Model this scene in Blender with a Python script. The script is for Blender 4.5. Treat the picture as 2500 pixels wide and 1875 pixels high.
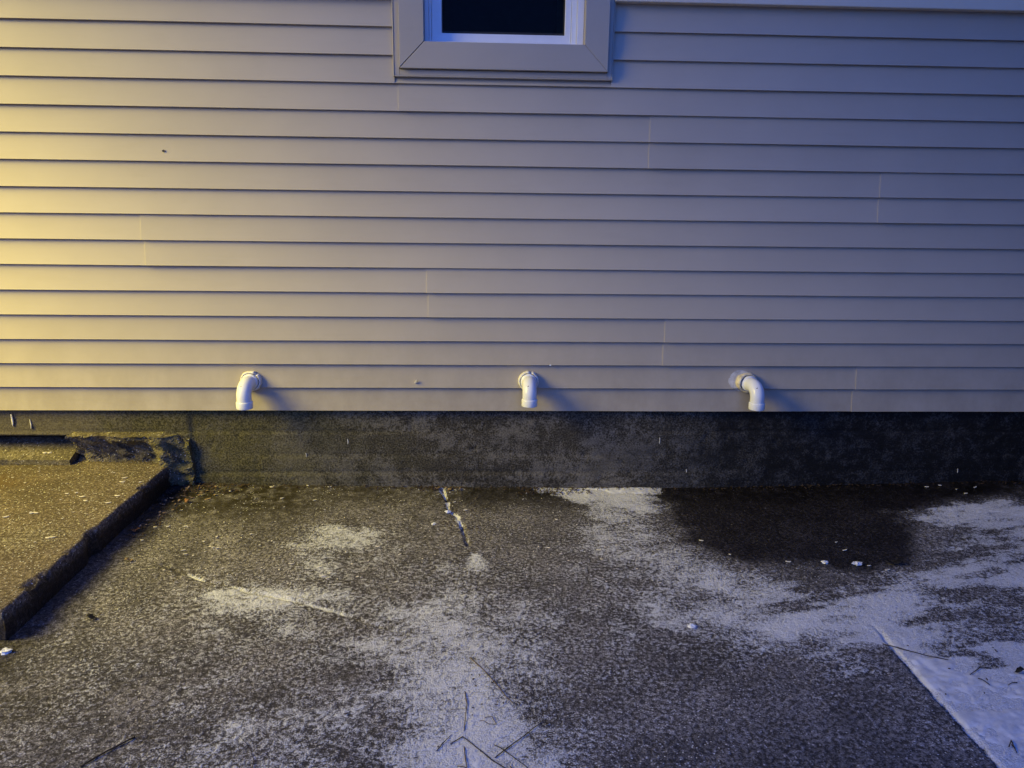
import bpy, math, random
import numpy as np
from mathutils import Matrix, Vector

# ------------------------------------------------------------------ scene, camera, light
scene = bpy.context.scene
for o in list(bpy.data.objects):
    bpy.data.objects.remove(o)
C = scene.collection
ZS = 0.35                      # height of the lower edge of the siding above the ground

cam_data = bpy.data.cameras.new('camera')
cam = bpy.data.objects.new('camera', cam_data)
C.objects.link(cam)
cam_data.sensor_width = 36.0
cam_data.sensor_fit = 'HORIZONTAL'
cam_data.lens = 36.0 * 1878 / 2500
cam_data.clip_start = 0.05
cam_data.clip_end = 500.0
_yaw, _pitch, _roll = 0.04340, 0.24224, 0.01339
_f = Vector((math.sin(_yaw) * math.cos(_pitch), math.cos(_yaw) * math.cos(_pitch), -math.sin(_pitch)))
_r = Vector((math.cos(_yaw), -math.sin(_yaw), 0))
_u = _r.cross(_f)
_r2 = _r * math.cos(_roll) + _u * math.sin(_roll)
_u2 = _u * math.cos(_roll) - _r * math.sin(_roll)
cam.matrix_world = Matrix(((_r2.x, _u2.x, -_f.x, 0.0),
                           (_r2.y, _u2.y, -_f.y, -3.1923),
                           (_r2.z, _u2.z, -_f.z, 0.90999 + ZS),
                           (0, 0, 0, 1)))
scene.camera = cam

world = bpy.data.worlds.new('World')
scene.world = world
world.use_nodes = True
wn = world.node_tree
wn.nodes.clear()
sky = wn.nodes.new('ShaderNodeTexSky')
sky.sky_type = 'NISHITA'
sky.sun_disc = False
sky.sun_elevation = math.radians(2.0)
sky.sun_rotation = math.radians(20)
sky.ozone_density = 4.0
tint = wn.nodes.new('ShaderNodeMix')
tint.data_type = 'RGBA'
tint.blend_type = 'MULTIPLY'
tint.inputs[0].default_value = 1.0
tint.inputs[7].default_value = (0.61, 0.575, 1.14, 1.0)
bg = wn.nodes.new('ShaderNodeBackground')
bg.inputs['Strength'].default_value = 0.15
wo = wn.nodes.new('ShaderNodeOutputWorld')
wn.links.new(sky.outputs['Color'], tint.inputs[6])
wn.links.new(tint.outputs[2], bg.inputs['Color'])
wn.links.new(bg.outputs['Background'], wo.inputs['Surface'])

LAMP_POS = Vector((-4.60, -1.60, 2.95))     # porch floodlight beyond the corner of the house
LAMP_AIM = Vector((-2.78, -0.41, 1.046))
LAMP_POWER = 242.0
LAMP_COLOR = (1.0, 0.80, 0.08)

scene.view_settings.view_transform = 'Standard'
scene.view_settings.look = 'None'
scene.view_settings.exposure = 3.1
scene.view_settings.gamma = 1.0
scene.render.resolution_x = 1024
scene.render.resolution_y = 768
scene.render.engine = 'CYCLES'
scene.cycles.max_bounces = 6

# ------------------------------------------------------------------ measured layout (metres)
FROST = [[-1.175,-0.01,0], [-0.677,-0.014,0], [-0.173,-0.017,0.3], [0.173,-0.02,0], [0.367,-0.021,0.55], [0.459,-0.022,0.9], [0.644,-0.024,1],
    [0.778,-0.025,0.85], [0.85,-0.025,0], [1.37,-0.029,0], [1.896,-0.033,0], [2.171,-0.035,0.12], [2.405,-0.037,0.45], [-1.133,-0.135,0],
    [-0.845,-0.138,0], [-0.459,-0.141,0], [0.049,-0.145,0], [0.324,-0.148,0.03], [0.462,-0.149,0.35], [0.581,-0.15,0.85], [0.72,-0.151,0.75],
    [0.809,-0.152,0], [1.32,-0.157,0], [1.724,-0.16,0], [2.029,-0.163,0.12], [2.337,-0.166,0.2], [-1.084,-0.28,0], [-0.772,-0.283,0.02],
    [-0.531,-0.285,0.12], [-0.253,-0.288,0.06], [0.047,-0.291,0.04], [0.31,-0.294,0.06], [0.499,-0.296,0.5], [0.651,-0.297,0.55], [0.765,-0.299,0],
    [1.07,-0.302,0], [1.455,-0.306,0], [1.736,-0.308,0.1], [1.842,-0.31,0.75], [2.037,-0.312,0.95], [2.233,-0.314,0.95], [-1.025,-0.454,0],
    [-0.765,-0.457,0.08], [-0.625,-0.459,0.42], [-0.485,-0.46,0.52], [-0.362,-0.462,0.36], [-0.239,-0.463,0.18], [0.044,-0.467,0.12],
    [0.293,-0.47,0.16], [0.508,-0.472,0.45], [0.651,-0.474,0.5], [0.786,-0.476,0.1], [1.011,-0.478,0], [1.374,-0.483,0], [1.63,-0.486,0],
    [1.74,-0.487,0.35], [1.924,-0.489,0.5], [2.109,-0.492,0.7], [-0.96,-0.647,0.05], [-0.716,-0.65,0.1], [-0.552,-0.653,0.35], [-0.388,-0.655,0.25],
    [-0.223,-0.657,0.15], [0.108,-0.662,0.18], [0.275,-0.664,0.22], [0.525,-0.668,0.45], [0.744,-0.671,0.55], [0.879,-0.673,0.25], [1.116,-0.676,0],
    [1.371,-0.68,0], [1.525,-0.682,0.05], [1.627,-0.683,0.35], [1.799,-0.686,0.4], [1.971,-0.688,0.6], [-1.086,-0.814,0.15], [-0.949,-0.816,0.2],
    [-0.673,-0.821,0.2], [-0.364,-0.826,0.15], [-0.054,-0.83,0.3], [0.102,-0.833,0.15], [0.415,-0.838,0.28], [0.652,-0.842,0.35], [0.81,-0.844,0.65],
    [1.048,-0.848,0.45], [1.288,-0.852,0.25], [1.448,-0.854,0.35], [1.609,-0.857,0.8], [1.851,-0.861,0.8], [-1.007,-0.937,0.2], [-0.862,-0.939,0.3],
    [-0.73,-0.941,0.7], [-0.613,-0.943,0.5], [-0.466,-0.946,0.3], [-0.2,-0.951,0.15], [-0.051,-0.953,0.5], [0.097,-0.956,0.2], [0.396,-0.961,0.28],
    [0.697,-0.966,0.4], [0.924,-0.97,0.5], [1.076,-0.972,0.65], [1.304,-0.976,0.8], [1.457,-0.979,0.8], [1.611,-0.981,0.35], [1.765,-0.984,0.35],
    [-1.16,-1.071,0.2], [-0.953,-1.075,0.25], [-0.746,-1.078,0.42], [-0.663,-1.08,0.3], [-0.468,-1.084,0.2], [-0.259,-1.087,0.42],
    [-0.119,-1.09,0.48], [0.092,-1.094,0.3], [0.375,-1.099,0.3], [0.631,-1.104,0.45], [0.802,-1.107,0.5], [0.945,-1.11,0.9], [1.089,-1.112,0.95],
    [1.305,-1.116,0.85], [1.45,-1.119,0.45], [1.595,-1.122,0.3], [-1.218,-1.215,0.25], [-0.96,-1.22,0.3], [-0.726,-1.225,0.35], [-0.505,-1.229,0.25],
    [-0.177,-1.236,0.33], [-0.072,-1.238,0.5], [0.087,-1.241,0.38], [0.352,-1.247,0.28], [0.552,-1.251,0.25], [0.753,-1.255,0.33], [0.954,-1.259,0.6],
    [1.103,-1.262,0.65], [1.238,-1.264,1], [1.428,-1.268,0.55], [1.564,-1.271,0.4], [-1.149,-1.345,0.42], [-0.905,-1.351,0.33], [-0.66,-1.356,0.32],
    [-0.414,-1.361,0.27], [-0.167,-1.366,0.3], [-0.042,-1.369,0.6], [0.032,-1.371,0.6], [0.144,-1.373,0.33], [0.332,-1.377,0.2], [0.583,-1.382,0.15],
    [0.836,-1.388,0.18], [1.026,-1.392,0.28], [1.281,-1.397,1], [1.473,-1.401,0.9], [-1.133,-1.461,0.12], [-0.971,-1.464,0.25], [-0.74,-1.469,0.3],
    [-0.508,-1.475,0.35], [-0.274,-1.48,0.33], [-0.122,-1.483,0.4], [-0.005,-1.486,0.75], [0.078,-1.488,0.7], [0.196,-1.491,0.25],
    [0.433,-1.496,0.15], [0.79,-1.504,0.1], [1.03,-1.509,0.14], [1.331,-1.516,1], [-1.076,-1.581,0.3], [-0.914,-1.585,0.25], [-0.751,-1.589,0.3],
    [-0.565,-1.593,0.45], [-0.456,-1.596,0.42], [-0.313,-1.599,0.28], [-0.17,-1.603,0.3], [-0.059,-1.605,0.8], [0.062,-1.608,0.88], [0.14,-1.61,0.45],
    [0.24,-1.612,0.2], [0.519,-1.619,0.1], [0.855,-1.627,0.1], [1.081,-1.632,0.1], [1.308,-1.638,1], [-1.024,-1.674,0.4], [-0.869,-1.677,0.3],
    [-0.714,-1.681,0.3], [-0.537,-1.686,0.45], [-0.402,-1.689,0.4], [-0.245,-1.693,0.3], [-0.119,-1.696,0.5], [-0.035,-1.698,0.95],
    [0.07,-1.701,0.95], [0.123,-1.702,0.7], [0.228,-1.705,0.15], [0.494,-1.711,0.1], [0.921,-1.722,0.1], [1.136,-1.727,0.1]]
WET = [[0.869,0.008], [0.747,-0.251], [0.761,-0.537], [0.859,-0.654], [1.004,-0.704], [1.167,-0.756], [1.339,-0.779], [1.532,-0.7], [1.689,-0.528],
    [1.74,-0.318], [1.994,-0.188], [2.22,-0.122], [2.531,-0.071], [2.666,0.114], [0.897,0.124]]
CRACK_A = [[-0.164,0.004], [-0.136,-0.134], [-0.124,-0.242], [-0.094,-0.28], [-0.071,-0.371], [-0.057,-0.466], [-0.039,-0.585], [-0.031,-0.714]]
CRACK_B = [[-1.085,-0.732], [-0.992,-0.79], [-0.909,-0.842], [-0.809,-0.875], [-0.738,-0.912], [-0.626,-0.949], [-0.498,-1.002], [-0.397,-1.053],
    [-0.342,-1.091], [-0.211,-1.152]]
TW = {"t1":[[-0.025,-1.275], [0.018,-1.344], [0.05,-1.403], [0.072,-1.45], [0.091,-1.476]],"t2":[[-0.036,-1.425], [-0.03,-1.475], [-0.033,-1.527],
    [-0.035,-1.574]],"t3":[[-0.067,-1.62], [-0.038,-1.597], [-0.008,-1.631], [0.031,-1.677], [0.073,-1.714]],"t4":[[0.161,-1.542], [0.11,-1.596],
    [0.068,-1.637], [0.039,-1.668]],"t5":[[0.037,-1.625], [0.053,-1.637], [0.08,-1.667], [0.105,-1.693], [0.12,-1.714]],"t6":[[-0.034,-1.631],
    [-0.027,-1.7], [-0.048,-1.693]],"t7":[[-0.065,-1.587], [-0.086,-1.622], [-0.098,-1.644]],"t8":[[0.015,-1.528], [0.033,-1.524], [0.044,-1.554],
    [0.025,-1.553], [0.014,-1.541], [0.003,-1.538]],"t9":[[-0.072,-1.496], [-0.045,-1.495], [-0.031,-1.494]],"b1":[[-0.887,-1.696], [-0.851,-1.647],
    [-0.809,-1.599]],"b2":[[-0.568,-1.592], [-0.53,-1.637], [-0.512,-1.675], [-0.508,-1.712]],"r1":[[1.183,-1.232], [1.231,-1.266], [1.28,-1.295],
    [1.328,-1.318]],"r2":[[1.346,-1.388], [1.398,-1.355], [1.423,-1.362]],"r3":[[1.358,-1.405], [1.366,-1.421], [1.37,-1.437]],"r4":[[1.418,-1.439],
    [1.437,-1.429], [1.452,-1.427]],"r5":[[1.26,-1.673], [1.281,-1.651], [1.275,-1.667], [1.269,-1.689]]}
CHIPS = [[-1.183,-0.432], [-1.109,-0.433], [-1.036,-0.557], [-1.009,-0.55], [-0.972,-0.592], [-0.96,-0.596], [-0.942,-0.6], [-0.974,-0.511],
    [-1.064,-0.774], [-1.055,-0.626], [-1.036,-0.657], [-1.006,-0.664], [-1.228,-0.439], [-1.229,-0.554], [-0.906,-0.005], [-0.829,-0.133],
    [-0.689,-0.148], [-0.754,0.072], [-0.898,0.086], [-0.656,0.037], [-1.066,-0.062], [-0.177,-0.37], [-1.183,-0.431], [-1.119,-0.425],
    [-0.856,-0.485], [-0.765,-0.539], [-0.976,-0.506], [-0.8,-0.574], [-0.654,-0.716], [-0.551,-0.738], [-0.53,-0.802], [-0.509,-0.819],
    [-0.508,-0.781], [-0.41,-0.807], [-0.277,-0.844], [-0.285,-0.635], [-0.372,-0.574], [-0.105,-0.149], [-0.057,-0.233], [0.311,-0.322],
    [0.256,-0.58], [0.297,-0.629], [0.319,-0.685], [0.469,-0.574], [0.441,-0.599], [0.582,-0.643], [0.582,-0.664], [0.44,-0.672], [0.23,-0.953],
    [0.843,-0.53], [1.105,-0.716], [1.38,-0.756], [1.428,-0.791], [0.916,-0.648], [0.96,-0.831], [1.35,-0.564], [1.351,-0.631], [2.007,-0.029],
    [2.073,-0.018], [2.118,-0.069], [2.131,-0.117], [2.214,-0.052]]
SLAB_CHIPS = [[-1.591,-0.344], [-1.559,-0.336], [-1.518,-0.376], [-1.487,-0.415], [-1.62,-0.529], [-1.608,-0.529], [-1.693,-0.563], [-1.393,-0.436],
    [-1.39,-0.368], [-1.363,-0.223], [-1.446,-0.175], [-1.441,-0.735], [-1.454,-0.74], [-1.436,-0.219]]
LUMPS = [[0.649,-1.117], [-0.179,-0.37], [1.343,-0.741], [1.236,-0.725], [-0.129,-0.257], [-1.311,-1.258]]
LEAF = {"a":[-1.203,-0.72],"b":[-1.281,-0.48],"c":[-1.199,-0.189],"d":[-1.154,-1.088],"e":[1.475,-0.747],"f":[1.488,-1.387]}

rng = np.random.default_rng(7)
random.seed(7)


# ------------------------------------------------------------------ noise
def _hash(ix, iy, iz):
    h = (ix.astype(np.int64) * 374761393 + iy.astype(np.int64) * 668265263 + iz.astype(np.int64) * 2147483647) & 0xffffffff
    h = ((h ^ (h >> 13)) * 1274126177) & 0xffffffff
    h = (h ^ (h >> 16)) & 0xffffffff
    return h / 4294967295.0


def vnoise(x, y, z=0.0):
    x, y, z = np.broadcast_arrays(np.asarray(x, float), np.asarray(y, float), np.asarray(z, float))
    ix, iy, iz = np.floor(x), np.floor(y), np.floor(z)
    fx, fy, fz = x - ix, y - iy, z - iz
    fx, fy, fz = (f * f * (3 - 2 * f) for f in (fx, fy, fz))
    r = 0
    for a in (0, 1):
        for b in (0, 1):
            for c in (0, 1):
                w = (fx if a else 1 - fx) * (fy if b else 1 - fy) * (fz if c else 1 - fz)
                r = r + w * _hash(ix + a, iy + b, iz + c)
    return r


def fbm(x, y, z=0.0, octaves=4):
    r, a, s, t = 0, 0.5, 1.0, 0
    for k in range(octaves):
        r = r + a * vnoise(np.asarray(x) * s + 17.3 * k, np.asarray(y) * s + 5.1 * k, np.asarray(z) * s + 3.7 * k)
        t += a
        a *= 0.5
        s *= 2.03
    return r / t


def sstep(a, b, v):
    t = np.clip((v - a) / (b - a), 0, 1)
    return t * t * (3 - 2 * t)


# ------------------------------------------------------------------ materials
def new_mat(name):
    m = bpy.data.materials.new(name)
    m.use_nodes = True
    nt = m.node_tree
    p = nt.nodes['Principled BSDF']
    return m, nt, p


class NT:
    """tiny helper to wire nodes"""
    def __init__(s, nt):
        s.nt = nt

    def n(s, t, **kw):
        nd = s.nt.nodes.new(t)
        for k_, v in kw.items():
            setattr(nd, k_, v)
        return nd

    def link(s, a, b):
        s.nt.links.new(a, b)

    def pos(s):
        return s.n('ShaderNodeNewGeometry').outputs['Position']

    def scaled(s, vec, sc):
        m = s.n('ShaderNodeVectorMath', operation='MULTIPLY')
        s.link(vec, m.inputs[0])
        m.inputs[1].default_value = sc
        return m.outputs[0]

    def noise(s, vec, scale, detail=3, rough=0.6, dist=0.0):
        nd = s.n('ShaderNodeTexNoise')
        s.link(vec, nd.inputs['Vector'])
        nd.inputs['Scale'].default_value = scale
        nd.inputs['Detail'].default_value = detail
        nd.inputs['Roughness'].default_value = rough
        nd.inputs['Distortion'].default_value = dist
        return nd.outputs['Fac']

    def math(s, op, a, b=None, clamp=False):
        nd = s.n('ShaderNodeMath', operation=op, use_clamp=clamp)
        for i, v in enumerate((a, b)):
            if v is None:
                continue
            if isinstance(v, (int, float)):
                nd.inputs[i].default_value = v
            else:
                s.link(v, nd.inputs[i])
        return nd.outputs[0]

    def maprange(s, v, a, b, c=0.0, d=1.0, smooth=True):
        nd = s.n('ShaderNodeMapRange', interpolation_type='SMOOTHSTEP' if smooth else 'LINEAR')
        for i, q in enumerate((v, a, b, c, d)):
            if isinstance(q, (int, float)):
                nd.inputs[i].default_value = q
            else:
                s.link(q, nd.inputs[i])
        return nd.outputs[0]

    def mix(s, f, a, b, blend='MIX'):
        nd = s.n('ShaderNodeMix', data_type='RGBA', blend_type=blend)
        for i, q in ((0, f), (6, a), (7, b)):
            if isinstance(q, (int, float)):
                nd.inputs[i].default_value = q
            elif isinstance(q, tuple):
                nd.inputs[i].default_value = (*q, 1.0) if len(q) == 3 else q
            else:
                s.link(q, nd.inputs[i])
        return nd.outputs[2]

    def attr(s, name):
        nd = s.n('ShaderNodeAttribute')
        nd.attribute_name = name
        return nd.outputs['Fac']

    def bump(s, h, strength, dist, p):
        nd = s.n('ShaderNodeBump')
        nd.inputs['Strength'].default_value = strength
        nd.inputs['Distance'].default_value = dist
        s.link(h, nd.inputs['Height'])
        s.link(nd.outputs[0], p.inputs['Normal'])


def simple_mat(name, col, rough=0.5, var=0.15, scale=30.0, bump=0.0, spec=0.4, bscale=200.0):
    m, nt, p = new_mat(name)
    t = NT(nt)
    v = t.noise(t.pos(), scale, 4, 0.6)
    f = t.maprange(v, 0.3, 0.7)
    dark = tuple(c * (1 - var) for c in col)
    lite = tuple(min(1.0, c * (1 + var)) for c in col)
    t.link(t.mix(f, dark, lite), p.inputs['Base Color'])
    p.inputs['Roughness'].default_value = rough
    p.inputs['Specular IOR Level'].default_value = spec
    if bump:
        t.bump(t.noise(t.pos(), bscale, 3, 0.6), bump, 0.002, p)
    return m


def siding_mat(name, col):
    m, nt, p = new_mat(name)
    t = NT(nt)
    pos = t.pos()
    v = t.noise(pos, 2.2, 5, 0.6)
    grime = t.noise(t.scaled(pos, (3.0, 3.0, 14.0)), 1.4, 5, 0.65)
    oi = t.n('ShaderNodeObjectInfo')
    r = t.maprange(oi.outputs['Random'], 0, 1, 0.975, 1.02, False)
    base = t.mix(t.maprange(v, 0.35, 0.65), tuple(c * 0.965 for c in col), tuple(c * 1.02 for c in col))
    base = t.mix(t.maprange(grime, 0.52, 0.72, 0, 0.10), base, (col[0] * 0.72, col[1] * 0.70, col[2] * 0.62))
    sz = t.n('ShaderNodeSeparateXYZ')
    t.link(pos, sz.inputs[0])
    splash = t.math('MULTIPLY', t.maprange(sz.outputs[2], 0.36, 0.78, 1.0, 0.0, False), t.maprange(t.noise(t.scaled(pos, (1.0, 1.0, 0.7)), 7.0, 6, 0.7), 0.25, 0.7, 0.35, 1.0))
    base = t.mix(t.math('MULTIPLY', splash, 0.55), base, (col[0] * 0.50, col[1] * 0.47, col[2] * 0.42))
    mul = t.n('ShaderNodeVectorMath', operation='SCALE')
    t.link(base, mul.inputs[0])
    t.link(r, mul.inputs['Scale'])
    t.link(mul.outputs[0], p.inputs['Base Color'])
    p.inputs['Roughness'].default_value = 0.55
    p.inputs['Specular IOR Level'].default_value = 0.3
    grain = t.noise(t.scaled(pos, (6.0, 60.0, 190.0)), 1.0, 3, 0.6)
    fine = t.noise(pos, 420.0, 2, 0.6)
    t.bump(t.math('ADD', grain, t.math('MULTIPLY', fine, 0.45)), 0.22, 0.0012, p)
    return m


def concrete_mat(name, dark, light, use_attr=True, frost_col=(0.84, 0.85, 0.87), grain=1.0, moss_col=(0.026, 0.021, 0.010)):
    m, nt, p = new_mat(name)
    t = NT(nt)
    pos = t.pos()
    n1 = t.noise(pos, 88.0 * grain, 3, 0.66)
    n2 = t.noise(pos, 260.0 * grain, 2, 0.6)
    n3 = t.noise(pos, 5.0, 5, 0.62)
    g = t.math('ADD', t.math('MULTIPLY', n1, 0.6), t.math('MULTIPLY', n2, 0.4))
    base = t.mix(t.maprange(g, 0.42, 0.60), dark, light)
    base = t.mix(t.maprange(n3, 0.36, 0.68, 0.0, 0.55), base, tuple(c * 0.55 for c in dark))
    # pale and dark aggregate grains
    vo = t.n('ShaderNodeTexVoronoi')
    t.link(pos, vo.inputs['Vector'])
    vo.inputs['Scale'].default_value = 120.0 * grain
    sep = t.n('ShaderNodeSeparateColor')
    t.link(vo.outputs['Color'], sep.inputs[0])
    pebble = t.math('MULTIPLY', t.maprange(vo.outputs['Distance'], 0.34, 0.2), t.maprange(sep.outputs[0], 0.86, 0.9))
    base = t.mix(t.math('MULTIPLY', pebble, 0.75), base, tuple(min(1, c * 1.9) for c in light))
    pit = t.math('MULTIPLY', t.maprange(vo.outputs['Distance'], 0.34, 0.2), t.maprange(sep.outputs[1], 0.88, 0.92))
    base = t.mix(t.math('MULTIPLY', pit, 0.8), base, tuple(c * 0.3 for c in dark))
    rough = 0.85
    h = g
    vg = t.n('ShaderNodeTexVoronoi')
    t.link(pos, vg.inputs['Vector'])
    vg.inputs['Scale'].default_value = 170.0
    sg = t.n('ShaderNodeSeparateColor')
    t.link(vg.outputs['Color'], sg.inputs[0])
    glint = t.math('MULTIPLY', t.maprange(vg.outputs['Distance'], 0.45, 0.25), t.maprange(sg.outputs[2], 0.945, 0.955))
    if use_attr:
        moss = t.math('MULTIPLY', t.attr('moss'), t.maprange(t.noise(pos, 22.0, 4, 0.65), 0.3, 0.6))
        base = t.mix(moss, base, moss_col)
        wet = t.attr('wet')  # wetness, plus shade painted on and beside the slab edge
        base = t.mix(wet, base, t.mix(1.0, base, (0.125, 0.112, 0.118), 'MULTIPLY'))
        fr = t.math('SUBTRACT', t.attr('frost'), 0.0)
        thr = t.math('SUBTRACT', 0.705, t.math('MULTIPLY', fr, 0.39))
        cover = t.maprange(g, t.math('SUBTRACT', thr, 0.10), t.math('ADD', thr, 0.08))
        fcol = t.mix(t.maprange(n2, 0.35, 0.65), tuple(c * 0.78 for c in frost_col), frost_col)
        haze = t.noise(t.scaled(pos, (1.0, 1.6, 1.0)), 30.0, 5, 0.7, 0.6)
        film = t.math('MULTIPLY', t.maprange(t.math('ADD', fr, t.math('MULTIPLY', t.math('SUBTRACT', haze, 0.5), 0.9)), 0.34, 0.92), 0.86)
        base = t.mix(film, base, fcol)
        base = t.mix(t.math('MULTIPLY', cover, 0.92), base, fcol)
        base = t.mix(t.math('MULTIPLY', glint, t.math('SUBTRACT', 0.85, t.math('MULTIPLY', wet, 0.8))), base, (0.78, 0.78, 0.78))
        r1 = t.maprange(wet, 0, 1, 0.85, 0.36, False)
        t.link(r1, p.inputs['Roughness'])
        h = t.math('ADD', g, t.math('MULTIPLY', cover, 0.12))
    else:
        p.inputs['Roughness'].default_value = rough
    t.link(base, p.inputs['Base Color'])
    p.inputs['Specular IOR Level'].default_value = 0.25
    t.bump(h, 0.9, 0.009, p)
    return m


def foundation_mat():
    m, nt, p = new_mat('foundation_concrete')
    t = NT(nt)
    pos = t.pos()
    sx = t.n('ShaderNodeSeparateXYZ')
    t.link(pos, sx.inputs[0])
    x = sx.outputs[0]
    wide = t.noise(t.scaled(pos, (1.0, 1.0, 1.4)), 3.2, 6, 0.66)
    mid = t.noise(t.scaled(pos, (1.0, 1.0, 1.1)), 19.0, 5, 0.7)
    fine = t.noise(pos, 150.0, 3, 0.7)
    patch = t.math('ADD', t.math('MULTIPLY', wide, 0.55), t.math('MULTIPLY', mid, 0.45))
    stain = t.maprange(t.math('ADD', patch, t.math('MULTIPLY', t.math('SUBTRACT', fine, 0.5), 0.25)), 0.45, 0.57)
    pale = t.mix(t.maprange(fine, 0.35, 0.65), (0.105, 0.096, 0.080), (0.185, 0.170, 0.145))
    dark = t.mix(t.maprange(fine, 0.35, 0.68), (0.024, 0.021, 0.016), (0.10, 0.09, 0.072))
    col = t.mix(stain, dark, pale)
    # algae on the end by the raised slab
    mossf = t.math('MULTIPLY', t.maprange(t.math('ADD', x, t.math('MULTIPLY', wide, 0.9)), -0.6, 0.35, 1.0, 0.0), t.maprange(mid, 0.3, 0.62, 0.35, 1.0))
    col = t.mix(mossf, col, t.mix(t.maprange(fine, 0.35, 0.66), (0.034, 0.031, 0.012), (0.135, 0.122, 0.060)))
    pale_end = t.maprange(t.math('ADD', x, t.math('MULTIPLY', mid, 0.5)), -1.55, -1.2, 1.0, 0.0)
    col = t.mix(t.math('MULTIPLY', pale_end, 0.75), col, t.mix(t.maprange(fine, 0.3, 0.7), (0.09, 0.076, 0.052), (0.16, 0.14, 0.10)))
    # damp black staining below and past the last pipe
    damp = t.maprange(t.math('ADD', x, t.math('MULTIPLY', t.math('SUBTRACT', wide, 0.5), 2.2)), 0.55, 1.35)
    col = t.mix(t.math('MULTIPLY', damp, 0.9), col, t.mix(t.maprange(t.math('ADD', t.math('MULTIPLY', mid, 0.55), t.math('MULTIPLY', fine, 0.45)), 0.48, 0.66), (0.006, 0.006, 0.006), (0.060, 0.058, 0.055)))
    t.link(col, p.inputs['Base Color'])
    t.link(t.maprange(damp, 0, 1, 0.9, 0.62), p.inputs['Roughness'])
    p.inputs['Specular IOR Level'].default_value = 0.2
    t.bump(t.math('ADD', fine, t.math('MULTIPLY', mid, 0.25)), 0.7, 0.004, p)
    return m


TAN = (0.50, 0.445, 0.36)
M = {}
M['siding'] = siding_mat('tan_vinyl', TAN)
M['trim'] = siding_mat('tan_aluminium', (0.48, 0.43, 0.355))
M['band'] = siding_mat('pale_brown_trim', (0.86, 0.74, 0.55))
M['vinyl'] = simple_mat('white_vinyl', (0.80, 0.80, 0.80), 0.35, 0.04, 9.0)
M['pvc'] = simple_mat('white_pvc', (0.86, 0.87, 0.88), 0.24, 0.04, 18.0, spec=0.5)
M['caulk'] = simple_mat('white_sealant', (0.80, 0.77, 0.68), 0.5, 0.12, 60.0, 0.5, bscale=160)
M['foam'] = simple_mat('cream_sealant', (0.72, 0.64, 0.46), 0.55, 0.2, 60.0, 0.6, bscale=160)
M['smear'] = simple_mat('clear_sealant', (0.56, 0.54, 0.50), 0.3, 0.22, 50.0, 0.5, spec=0.5, bscale=120)
M['room'] = simple_mat('dark_room', (0.02, 0.02, 0.022), 0.9)
M['core'] = simple_mat('sheathing', (0.10, 0.08, 0.06), 0.9)
M['black'] = simple_mat('black_rubber', (0.02, 0.02, 0.02), 0.7)
M['foundation'] = foundation_mat()
M['ground'] = concrete_mat('frosted_concrete', (0.058, 0.052, 0.049), (0.37, 0.348, 0.338))
M['slab'] = concrete_mat('tan_concrete', (0.080, 0.061, 0.045), (0.265, 0.218, 0.172), frost_col=(0.45, 0.41, 0.32), moss_col=(0.12, 0.07, 0.022))
M['curb'] = concrete_mat('broken_concrete', (0.085, 0.070, 0.046), (0.27, 0.235, 0.17), moss_col=(0.13, 0.118, 0.052))
M['snow'] = simple_mat('thin_snow', (0.76, 0.77, 0.79), 0.6, 0.16, 26.0, 0.35, spec=0.3, bscale=300)
M['twig'] = simple_mat('dark_twig', (0.045, 0.032, 0.022), 0.8, 0.4, 120.0)
M['stem'] = simple_mat('dry_stem', (0.15, 0.105, 0.06), 0.8, 0.3, 120.0)
M['leaf'] = simple_mat('dry_leaf', (0.30, 0.21, 0.13), 0.7, 0.25, 90.0)
M['leaf_brown'] = simple_mat('brown_leaf', (0.20, 0.09, 0.04), 0.7, 0.3, 90.0)
M['leaf_dark'] = simple_mat('black_leaf', (0.012, 0.010, 0.009), 0.7, 0.3, 90.0)
M['litter'] = simple_mat('leaf_litter', (0.055, 0.034, 0.020), 0.85, 0.6, 60.0)
M['chip'] = simple_mat('pale_wood_chip', (0.78, 0.72, 0.58), 0.6, 0.15, 60.0)
M['ice'] = simple_mat('ice', (0.82, 0.83, 0.85), 0.3, 0.06, 60.0)
M['paint'] = simple_mat('white_paint', (0.62, 0.60, 0.56), 0.5, 0.2, 80.0)
M['sky_block_board'] = simple_mat('dark_stain', (0.035, 0.026, 0.020), 0.7, 0.35, 14.0)
M['sky_block_canopy'] = simple_mat('brown_timber', (0.16, 0.11, 0.07), 0.7, 0.25, 9.0)
M['metal'] = simple_mat('bronze_metal', (0.06, 0.05, 0.045), 0.4)


def glass_mat():
    m, nt, p = new_mat('window_glass')
    t = NT(nt)
    tr = t.n('ShaderNodeBsdfTransparent')
    tr.inputs[0].default_value = (0.75, 0.78, 0.78, 1)
    gl = t.n('ShaderNodeBsdfGlossy')
    gl.inputs['Roughness'].default_value = 0.03
    fz = t.n('ShaderNodeFresnel')
    fz.inputs[0].default_value = 1.13
    mx = t.n('ShaderNodeMixShader')
    t.link(fz.outputs[0], mx.inputs[0])
    t.link(tr.outputs[0], mx.inputs[1])
    t.link(gl.outputs[0], mx.inputs[2])
    t.link(mx.outputs[0], nt.nodes['Material Output'].inputs['Surface'])
    nt.nodes.remove(p)
    return m


M['glass'] = glass_mat()
lens_m, _nt, _p = new_mat('lamp_lens')
_p.inputs['Base Color'].default_value = (0.9, 0.8, 0.6, 1)
_p.inputs['Emission Color'].default_value = (1.0, 0.75, 0.3, 1)
_p.inputs['Emission Strength'].default_value = 1.5
M['lens'] = lens_m


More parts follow.
